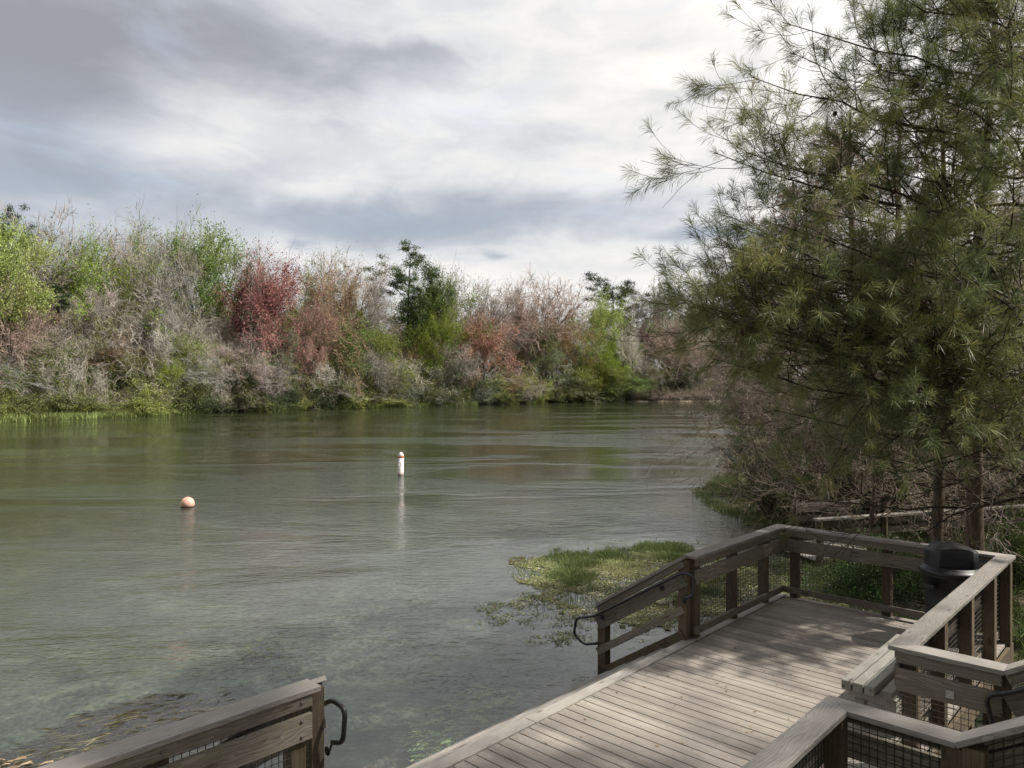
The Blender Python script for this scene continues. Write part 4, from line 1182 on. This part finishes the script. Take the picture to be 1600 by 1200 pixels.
mat_patch([(800, 885), (850, 863), (925, 860), (1010, 847), (1075, 850), (1130, 878), (1200, 880), (1260, 920), (1180, 965), (1080, 985), (1010, 985), (930, 968), (850, 958), (795, 945), (835, 915), (810, 905)],
          5, 1, 'floating_plants', 'mat of green grass and brown floating leaves beside the deck stairs', g1f, 120000, 85000, .9)
mat_patch([(1085, 775), (1120, 750), (1200, 738), (1290, 745), (1310, 790), (1230, 822), (1180, 822), (1120, 800)], 6, 1, 'floating_plants',
          'floating grass mat farther off, under the pine branches at the right shore', lambda x, y: np.clip(.45 + .5 * fbm(x, y, .8, 9), .03, 1), 60000, 50000, 1.2)
mat_patch([(1215, 870), (1290, 840), (1500, 850), (1540, 930), (1450, 985), (1230, 965)], 8, 1, 'floating_plants', 'yellow green duckweed patch seen through the back railing', lambda x, y: np.clip(.1 + .5 * fbm(x, y, 1.1, 3), .0, 1), 52000, 26000, 1.2)
mat_patch([(740, 960), (800, 925), (930, 965), (1010, 985), (985, 1010), (900, 1000), (840, 975)], 12, 1, 'floating_plants', 'scattered floating bits drifting below the big grass mat', lambda x, y: 0 * x + .02, 4500, 100)


# submerged weed at the lower left and pale weed on the bed
def weed(poly_px, seed, n_, colr, z0, z1, length, wd, name, label, flow=(-.80, -.6)):
    rs = np.random.RandomState(seed); poly = [tuple(wpt(*p))[:2] for p in poly_px]; pa = np.array(poly); lo, hi = pa.min(0), pa.max(0)
    x = rs.uniform(lo[0], hi[0], n_ * 4); y = rs.uniform(lo[1], hi[1], n_ * 4); k = inpoly(x, y, poly) & (rs.uniform(0, 1, n_ * 4) < np.clip(.5 + .6 * fbm(x, y, 1.4, seed), 0, 1)); x, y = x[k][:n_], y[k][:n_]
    n_ = len(x); z = rs.uniform(z0, z1, n_); a = math.atan2(flow[1], flow[0]) + rs.normal(0, .35, n_); L = length * rs.uniform(.5, 1.4, n_)
    base = np.stack([x, y, z], -1); d = np.stack([np.cos(a), np.sin(a), rs.normal(0.02, .05, n_)], -1) * L[:, None]; s = np.stack([-np.sin(a), np.cos(a), rs.normal(0, .5, n_)], -1) * wd
    V = np.stack([base - s, base + s, base + d * .6 + s * .8 + np.array([0, 0, .01]), base + d, base + d * .6 - s * .8 + np.array([0, 0, .01])], 1).reshape(-1, 3)
    o_ = link(name, fastmesh(name, V, [np.arange(n_ * 5).reshape(n_, 5)], [M['leaf']])); o_.color = (*colr, 1)
    tag(o_, label, 'water weed', kind='stuff'); return o_


weed([(-60, 1230), (0, 1180), (90, 1150), (150, 1110), (270, 1078), (400, 1068), (420, 1100), (330, 1150), (200, 1230)], 3, 42000, (.24, .215, .115), -.20, -.02, .30, .004, 'water_weed', 'brown submerged weed bed in the lower left corner of the river')
weed([(110, 1180), (130, 1150), (160, 1125), (210, 1108), (200, 1125), (150, 1150), (120, 1190)], 4, 60, (.30, .27, .14), -.015, .015, .20, .0025, 'reed_litter', 'yellow reed stalks lying on the surface at the edge of the weed bed', flow=(.85, .5))
weed([(0, 1190), (90, 1178), (100, 1200), (0, 1210)], 7, 26, (.36, .27, .18), -.01, .03, .10, .010, 'reed_litter', 'dry tan leaves on the water in the bottom left corner')
weed([(375, 1000), (440, 990), (450, 1012), (390, 1020)], 14, 900, (.48, .58, .26), -.18, -.02, .12, .02, 'water_weed', 'upper pale green underwater weed clump at mid river left of the stairs')
weed([(428, 1042), (455, 1032), (500, 1048), (495, 1062), (440, 1065)], 15, 1100, (.50, .60, .28), -.18, -.02, .12, .02, 'water_weed', 'pale green underwater weed clump just above the end of the bottom left railing')
weed([(640, 1110), (760, 1050), (830, 1060), (760, 1110), (660, 1160)], 16, 1600, (.46, .58, .28), -.5, -.1, .16, .02, 'water_weed', 'light green underwater weed beside the middle of the deck edge')

# ------------------------------------------------------------------ walkway beyond the deck
bw = thing('boardwalk', 'shaded wooden boardwalk with rails behind the tree trunks', 'boardwalk', (8, 17, .1))
d_ = Vector((4.41, 1.39, 0)).normalized(); n_ = Vector((-d_.y, d_.x, 0))
A0 = Vector((6.56, 15.96, 0)); LEN = 12
for off, zt, s_in in ((0, 1.0, 1), (1.75, 1.0, -1)):
    a = A0 + n_ * off + (d_ * .9 if off else d_ * 0); b = A0 + d_ * LEN + n_ * off
    up = lambda z: Vector((0, 0, z))
    board(bw, 'top_rail', a + up(zt), b + up(zt), .19, .045, M['cap'])
    board(bw, 'rail_board', a + up(zt - .105), b + up(zt - .105), .036, .16, M['rail'])
    board(bw, 'rail_board', a + up(zt - .33), b + up(zt - .33), .036, .14, M['rail'])
    k = 0.05
    while k < LEN - (.9 if off else 0):
        p = a + d_ * k; board(bw, 'post', p + up(-.3) + n_ * .06 * -s_in, p + up(zt - .02) + n_ * .06 * -s_in, .1, .1, M['post']); k += 1.75
board(bw, 'walking_surface', A0 + n_ * .87 + Vector((0, 0, .12)), A0 + n_ * .87 + d_ * LEN + Vector((0, 0, .12)), 1.62, .04, M['cap'])
board(bw, 'fascia', A0 + Vector((0, 0, .04)), A0 + d_ * LEN + Vector((0, 0, .04)), .04, .12, M['post'])


# ------------------------------------------------------------------ right bank: bare cypresses
def cyp(seed, x, y, H, r0, spreadm, label, name='cypress_tree', col=(.34, .285, .235), tw=(6, 7, 7, 3), twr=.0045, t0=.12, limbs=22, droop=-.03, ang=68, base=None, leafn=0, leafcol=None, bark='redbark', lean=(0, 0)):
    rs = np.random.RandomState(seed)
    zg = max(float(ground_z(np.array([x]), np.array([y]))[0]), -.3)
    root = thing(name, label, 'tree', (x, y, zg - .05))
    tp, tr_ = grow(rs, np.zeros((1, 3)), np.array([[lean[0], lean[1], 1.]]), np.array([H]), np.array([r0]), 12, .025, .01, .2)
    tr_[:, 0] *= 1.5; tr_[:, 1] *= 1.08
    A = Acc(); B = Acc(); A.add(*tubes(tp, tr_, 12))
    p, d, L, r, t = spawn(rs, tp, tr_, limbs, t0, .99, ang, 1.0, .30, lambda t: (1.12 - t), .22, np.array([spreadm]))
    cp, cr = grow(rs, p, d, L, np.minimum(r, .05), 7, .14, droop, .25); A.add(*tubes(cp, cr, 5)); Ls = L
    cur = cp
    for li, m_ in enumerate(tw):
        p, d, L2, r2, t = spawn(rs, cur, cr, m_, .12, 1.0, 45, .48, .55, None, .3, Ls)
        cur, cr = grow(rs, p, d, L2, np.maximum(r2, twr), (5, 4, 3, 2)[li], .2, droop * .8, .5); B.add(*tubes(cur, cr, 3), 0); Ls = L2
    tips = cur.reshape(-1, 3)
    if leafn:
        i = rs.randint(0, len(tips), leafn); B.add(*quads(rs, tips[i] + rs.normal(0, .12, (leafn, 3)), .035), 1)
    tk = link('trunk', A.mesh('trunk', [M[bark]]), root)
    cw = link('crown', B.mesh('crown', [M['twig'], M['leaf']]), root); cw.color = (*col, 1)
    tk.data.polygons.foreach_set('use_smooth', [True] * len(tk.data.polygons))
    return root


cyp(201, 7.15, 12.45, 9.0, .105, 2.2, 'reddish cypress trunk right behind the bin with bare drooping twigs', limbs=32, t0=.30, droop=.0)
cyp(202, 8.45, 13.5, 11.5, .15, 3.0, 'thicker reddish cypress trunk right of the one behind the bin', limbs=30, t0=.22)
cyp(203, 11.3, 21.5, 12, .17, 4.4, 'bare cypress behind the boardwalk, nearest the right edge', limbs=26)
cyp(204, 8.9, 19.0, 11, .15, 3.8, 'bare cypress leaning over the floating grass mat at the right shore', limbs=28, col=(.34, .27, .22))
cyp(205, 12.2, 26, 13.5, .2, 4.6, 'bare pinkish cypress in the middle of the right shore', limbs=28, tw=(6, 7, 6, 2), twr=.007)
cyp(206, 12.8, 34, 13, .2, 4.6, 'bare cypress farther down the right shore behind the pine tips', limbs=26, tw=(6, 7, 6, 2), twr=.009, col=(.30, .235, .2))
cyp(207, 19.5, 44, 17, .25, 6, 'bare tree behind the right shore cypresses', limbs=24, tw=(6, 7, 6), twr=.014, col=(.28, .23, .2))
cyp(208, 21.5, 60, 15, .25, 6, 'greyish bare tree down the right shore, short of the far bank', limbs=24, tw=(6, 7, 6), twr=.018, col=(.29, .25, .2), leafn=3000)
cyp(209, 34, 84, 18, .3, 8, 'farthest bare tree of the right shore', limbs=24, tw=(6, 7, 6), twr=.022, col=(.28, .25, .2))
cyp(210, 14.5, 20, 14, .2, 5, 'tall bare tree filling the sky behind the pine at the right edge', limbs=26, tw=(6, 7, 6, 2), twr=.006)
cyp(211, 7.4, 15.3, 4.2, .06, 2.8, 'low bare sapling with long pale twigs by the boardwalk end', limbs=26, tw=(6, 6, 4), t0=.05, col=(.36, .29, .24), droop=-.06)
cyp(212, 10.0, 12.6, 4.0, .05, 2.2, 'pale leafless sapling at the right edge beyond the deck corner', limbs=24, tw=(6, 6, 4), t0=.05, col=(.40, .34, .29), droop=-.05)
rsh = random.Random(41)
for i, (px, py, hh, wd_, colr, lb) in enumerate(((1172, 735, 1.7, 2.2, (.05, .07, .04), 'dark evergreen bush at the water edge of the right shore'), (1245, 812, .75, 1.5, (.11, .17, .04), 'bright green clump behind the corner of the deck railing'),
                                              (1345, 925, 1.05, 1.6, (.09, .15, .045), 'leafy green plants directly behind the back railing, left bunch'), (1415, 935, 1.1, 1.7, (.08, .135, .045), 'leafy green plants behind the back railing beside the bin'), (1600, 930, 1.3, 1.6, (.10, .14, .045), 'green bush at the right edge beyond the railing corner'),
                                              (1250, 700, 2.6, 3.2, (.16, .15, .07), 'olive bush on the right shore behind the bare sapling'), (1400, 740, 2.4, 3.6, (.07, .09, .04), 'dark shrub behind the boardwalk rails, left'), (1540, 740, 2.8, 4, (.06, .08, .04), 'dark shrub behind the boardwalk rails, right'), (1200, 680, 3, 4, (.17, .16, .09), 'yellowish shrub far down the right shore'), (1165, 655, 4, 6, (.15, .15, .1), 'dull shrub near where the right shore meets the far bank'))):
    p = wpt(px, py)
    o_ = place('shrub', 'shrub', p.x, p.y, hh, wd_, colr, lb, 'shrub')
for i in range(7):
    place('shrub', 'shrub', 10 + i * 2.2, 21 + i * 5.0, rsh.uniform(2.5, 4.5), rsh.uniform(3.5, 6), (.10, .10, .055), 'dull shrub under the bare right shore trees, %s from the near end' % ORD[i], 'shrub', 'shrubs under the right shore trees')
for i, (x_, y_, h_) in enumerate(((9.5, 19.5, 3.2), (12.2, 19.8, 3.6), (15, 21, 4.0), (8.3, 21.5, 3.0))):
    place('brush' if i % 2 else 'shrub', 'shrub', x_, y_, h_, 4.2, (.15, .15, .085), 'brushy thicket behind the boardwalk, %s from the river' % ORD[(3, 2, 0, 1)[i] if False else (1, 2, 3, 0)[i]], 'shrub', 'thickets behind the boardwalk')
# low plants on the near bank
rs = np.random.RandomState(33)
N = 90000; x = rs.uniform(6, 16, N); y = rs.uniform(8.5, 26, N); k = (ground_z(x, y) > -.05) & (fbm(x, y, .9, 2) > -.35); x, y = x[k], y[k]
V, Fa = blades(rs, np.stack([x, y, ground_z(x, y)], -1), rs.uniform(.04, .28, len(x)), .012, .7)
o_ = link('ground_plants', fastmesh('ground_plants', V, [Fa], [M['leaf']])); tag(o_, 'low green plants covering the right bank', 'ground cover', kind='stuff'); o_.color = (.10, .135, .045, 1)

# dead needles and bits of leaf lying on the deck
rs = np.random.RandomState(51); N = 900
uu = rs.uniform(U0, 11.1, N); vv = VE + .1 + (VR - VE - .15) * np.where(rs.uniform(0, 1, N) < .45, rs.beta(.5, .5, N), rs.uniform(0, 1, N))
an = rs.uniform(0, 6.28, N); ln_ = np.where(rs.uniform(0, 1, N) < .6, rs.uniform(.03, .09, N), rs.uniform(.012, .025, N)); wn_ = np.where(ln_ > .028, .0012, ln_ * .45)
ux, vx = np.cos(an) * ln_, np.sin(an) * ln_; uy, vy = -np.sin(an) * wn_, np.cos(an) * wn_
zz_ = ZD + .005 + rs.uniform(0, .006, N); Vq = []
for a_, b_ in ((1, 0), (0, 1), (-1, 0), (0, -1)):
    pu, pv = uu + a_ * ux + b_ * uy, vv + a_ * vx + b_ * vy
    Vq.append(np.stack([pu * U.x + pv * VV.x, pu * U.y + pv * VV.y, zz_ + a_ * .002], -1))
o_ = link('leaf_litter', fastmesh('leaf_litter', np.stack(Vq, 1).reshape(-1, 3), [np.arange(N * 4).reshape(N, 4)], [M['leaf']]))
tag(o_, 'dry brown needles and leaf bits scattered over the deck planks', 'leaf litter', kind='stuff'); o_.color = (.24, .15, .08, 1)

# ------------------------------------------------------------------ the near pine
rs = np.random.RandomState(123)
TX, TY = 8.5, 10.9
pine = thing('pine_tree', 'long needled pine whose branches hang over the right side of the deck', 'tree', (TX, TY, .2))


def w3(px, py, Yd): return np.array([(px - 800) / F * Yd, Yd, HC + (600 - py) / F * Yd])


tipl = [(1165, 120, 7.6, 0), (1215, 35, 8.2, 0), (1108, 238, 7.2, 0), (1132, 350, 7.3, -.3), (1052, 478, 6.9, -.2), (1085, 560, 7.6, -.2), (1180, 640, 8.6, 0), (1215, 775, 8.8, .5),
        (1300, 700, 7.6, .2), (1330, 500, 6.6, 0), (1390, 620, 6.4, .2), (1450, 420, 6.2, 0), (1300, 300, 7.0, 0), (1380, 180, 7.5, 0), (1290, 120, 9.0, 0), (1400, 40, 8.5, 0),
        (1230, 420, 9.5, 0), (1260, 560, 9.6, 0), (1350, 380, 10.0, 0), (1420, 560, 8.6, 0), (1500, 300, 6.6, 0), (1520, 600, 8.9, .2), (1330, -120, 8.5, 0), (1240, -260, 8.0, .3), (1450, -350, 7.0, 0), (1180, 250, 8.8, 0),
        (1480, -60, 10.5, 0), (1540, 120, 9.4, 0), (1560, 480, 10.2, 0), (1560, 200, 6.0, 0), (1200, 500, 7.9, 0), (1590, 560, 6.0, 0), (1300, 620, 9.9, .2), (1140, 430, 8.1, 0), (1500, 40, 7.4, 0), (1600, 360, 8.2, 0), (1290, 210, 8.4, 0), (1330, 80, 7.6, 0), (1420, 130, 8.4, 0), (1500, -20, 8, 0), (1350, -20, 7.6, 0), (1260, 330, 8.6, 0), (1110, 455, 7.3, -.2), (1150, 505, 7.6, -.2), (1080, 500, 7.8, -.2)]
tipl += [(1052, 478, 6.4, -9), (1075, 500, 6.8, -9), (1100, 455, 6.5, -9), (1120, 520, 7.2, -9), (1085, 430, 7.0, -9), (1150, 470, 6.9, -9), (1180, 420, 7.3, -9), (1100, 238, 7.0, -9), (1128, 345, 7.0, -9), (1160, 400, 7.3, -9)]
limbP = []; limbR = []; limbL = []
for (px, py, Yd, sag) in tipl:
    if sag == -9: px -= 8 if px >= 1190 or px < 1250 and py < 400 else 28; px += 66 if py < 400 else 38; sag = -.15
    Yd = 8.7 + (Yd - 6) * .62; px += 8 if (px < 1250 and py < 400) else 28 if px < 1190 else 5
    tip = w3(px, py, Yd); hor = math.hypot(tip[0] - TX, tip[1] - TY)
    zs0 = tip[2] - .12 * hor + sag * 1.2 + rs.uniform(-.2, .2)
    zs0 = max(zs0, 1.6)
    a = np.array([TX, TY, zs0]); f = np.linspace(0, 1, 9)[:, None]
    mid = (a + tip) / 2 + np.array([rs.normal(0, .15), rs.normal(0, .2), -.10 * hor * .6 - .05])
    path = a * (1 - f) ** 2 + mid * 2 * f * (1 - f) + tip * f ** 2 + rs.normal(0, .07, (9, 3)) * np.sin(np.pi * f)
    limbP.append(path); limbR.append(np.linspace(.010 + hor * .0040, .005, 9)); limbL.append(np.linalg.norm(tip - a))
for i in range(9):     # upper crown, out of the picture, shades the deck
    z_ = rs.uniform(9, 14.5); az_ = R(rs.uniform(70, 210)); L = (16 - z_) * .5 + rs.uniform(.3, 1); a = np.array([TX, TY, z_])
    tip = a + np.array([math.cos(az_) * L, math.sin(az_) * L, .5]); f = np.linspace(0, 1, 9)[:, None]
    limbP.append(a * (1 - f) + tip * f + rs.normal(0, .04, (9, 3))); limbR.append(np.linspace(.04, .006, 9)); limbL.append(L)
limbP = np.array(limbP) - np.array([TX, TY, .2]); limbR = np.array(limbR); limbL = np.array(limbL)
trp = np.array([[[.03 * math.sin(z_), .03 * math.cos(z_ * .7), z_] for z_ in np.linspace(-.3, 15.5, 16)]])
A = Acc(); A.add(*tubes(trp, np.linspace(.19, .03, 16)[None], 12)); tk = link('trunk', A.mesh('trunk', [M['redbark']]), pine)
A = Acc(); A.add(*tubes(limbP, limbR, 6))
p, d, L, r, t = spawn(rs, limbP, limbR, 13, .26, .99, 42, .25, .65, lambda t: (1.35 - .85 * t), .3, limbL)
s1, s1r = grow(rs, p, d, np.clip(L, .2, 1.5), np.maximum(r, .0045), 5, .12, .07, .5); A.add(*tubes(s1, s1r, 5))
p, d, L, r, t = spawn(rs, s1, s1r, 5, .25, 1.0, 42, .55, .7, None, .3, np.clip(L, .2, 1.5))
s2, s2r = grow(rs, p, d, np.clip(L, .12, .7), np.maximum(r, .0035), 4, .12, .12, .7); A.add(*tubes(s2, s2r, 4))
br = link('branches', A.mesh('branches', [M['bark']]), pine); br.color = (.55, .45, .40, 1)


def tuft(rs, base, dirn, n_, ln, wd, spread_lo=8, spread_hi=68, back=.20):
    """needles along the last stretch of each twig"""
    K_ = len(base); b = np.repeat(base, n_, 0); d = np.repeat(unit(dirn), n_, 0); N_ = len(b)
    perp = unit(np.cross(d, unit(rs.normal(0, 1, (N_, 3))))); a = np.radians(rs.uniform(spread_lo, spread_hi, N_))[:, None]
    nd = d * np.cos(a) + perp * np.sin(a); b = b - d * rs.uniform(0, back, (N_, 1))
    L_ = (np.repeat(ln, n_) * rs.uniform(.75, 1.1, N_))[:, None]
    s = unit(np.cross(nd, rs.normal(0, 1, (N_, 3)))) * wd
    tip = b + nd * L_ + np.array([0, 0, -1]) * (L_ ** 2) * rs.uniform(.3, 1.8, (N_, 1))
    md = (b + tip) / 2 + nd * .008 + np.array([0, 0, .006])
    V = np.stack([b - s * .6, md - s, tip, md + s], 1); return V.reshape(-1, 3), np.arange(N_ * 4).reshape(N_, 4)


A = Acc()
ends = np.concatenate([s2[:, -1], s1[:, -1], limbP[:, -1]]); dirs = np.concatenate([s2[:, -1] - s2[:, -3], s1[:, -1] - s1[:, -3], limbP[:, -1] - limbP[:, -3]])
keep = rs.uniform(0, 1, len(ends)) < .86; keep[-len(limbP):] = True
keep &= ~((ends[:, 0] + TX > 4.2) & (ends[:, 2] + .2 < 2.75 + .12 * rs.normal(0, 1, len(ends))))
ends, dirs = ends[keep], dirs[keep]
A.add(*tuft(rs, ends, dirs, 62, rs.uniform(.12, .26, len(ends)), .0024))
mid_ = s2[:, 2]; dm = s2[:, 3] - s2[:, 1]; kk = (rs.uniform(0, 1, len(mid_)) < .4) & ((mid_[:, 2] > 2.6) | (mid_[:, 0] + TX < 4.2))
A.add(*tuft(rs, mid_[kk], dm[kk], 34, rs.uniform(.14, .20, kk.sum()), .0024, 25, 80))
nd_ = link('needles', A.mesh('needles', [M['needle']]), pine)
print('tufts', len(ends), 'needles faces', len(nd_.data.polygons))

prof = [(.004, 0), (.018, .008), (.027, .025), (.026, .045), (.017, .065), (.004, .078)]
cm_ = lathe('cone', prof, M['bark'], 10)
ri = np.random.RandomState(8).choice(len(s1), 46, replace=False)
for i in ri:
    p_ = s1[i, 3]
    if p_[2] < 2.6: continue
    c_ = bpy.data.objects.new('cone', cm_); C.objects.link(c_); c_.parent = pine; c_.location = tuple(p_)
    c_.rotation_euler = (rng_.uniform(1.6, 3.6), 0, rng_.uniform(0, 6.28)); c_.scale = (1, 1, 1.15); c_.color = (.8, .5, .35, 1)

# unseen tree added beyond the right edge so its crown shades the nearest railings
cyp(301, 9.3, 5.6, 16.0, .2, 4.6, 'unseen tree added beyond the right edge to shade the nearest railings', name='pine_tree', t0=.36, limbs=30, tw=(6, 7, 6), twr=.008, leafn=30000, ang=60, bark='bark', col=(.1, .12, .06))
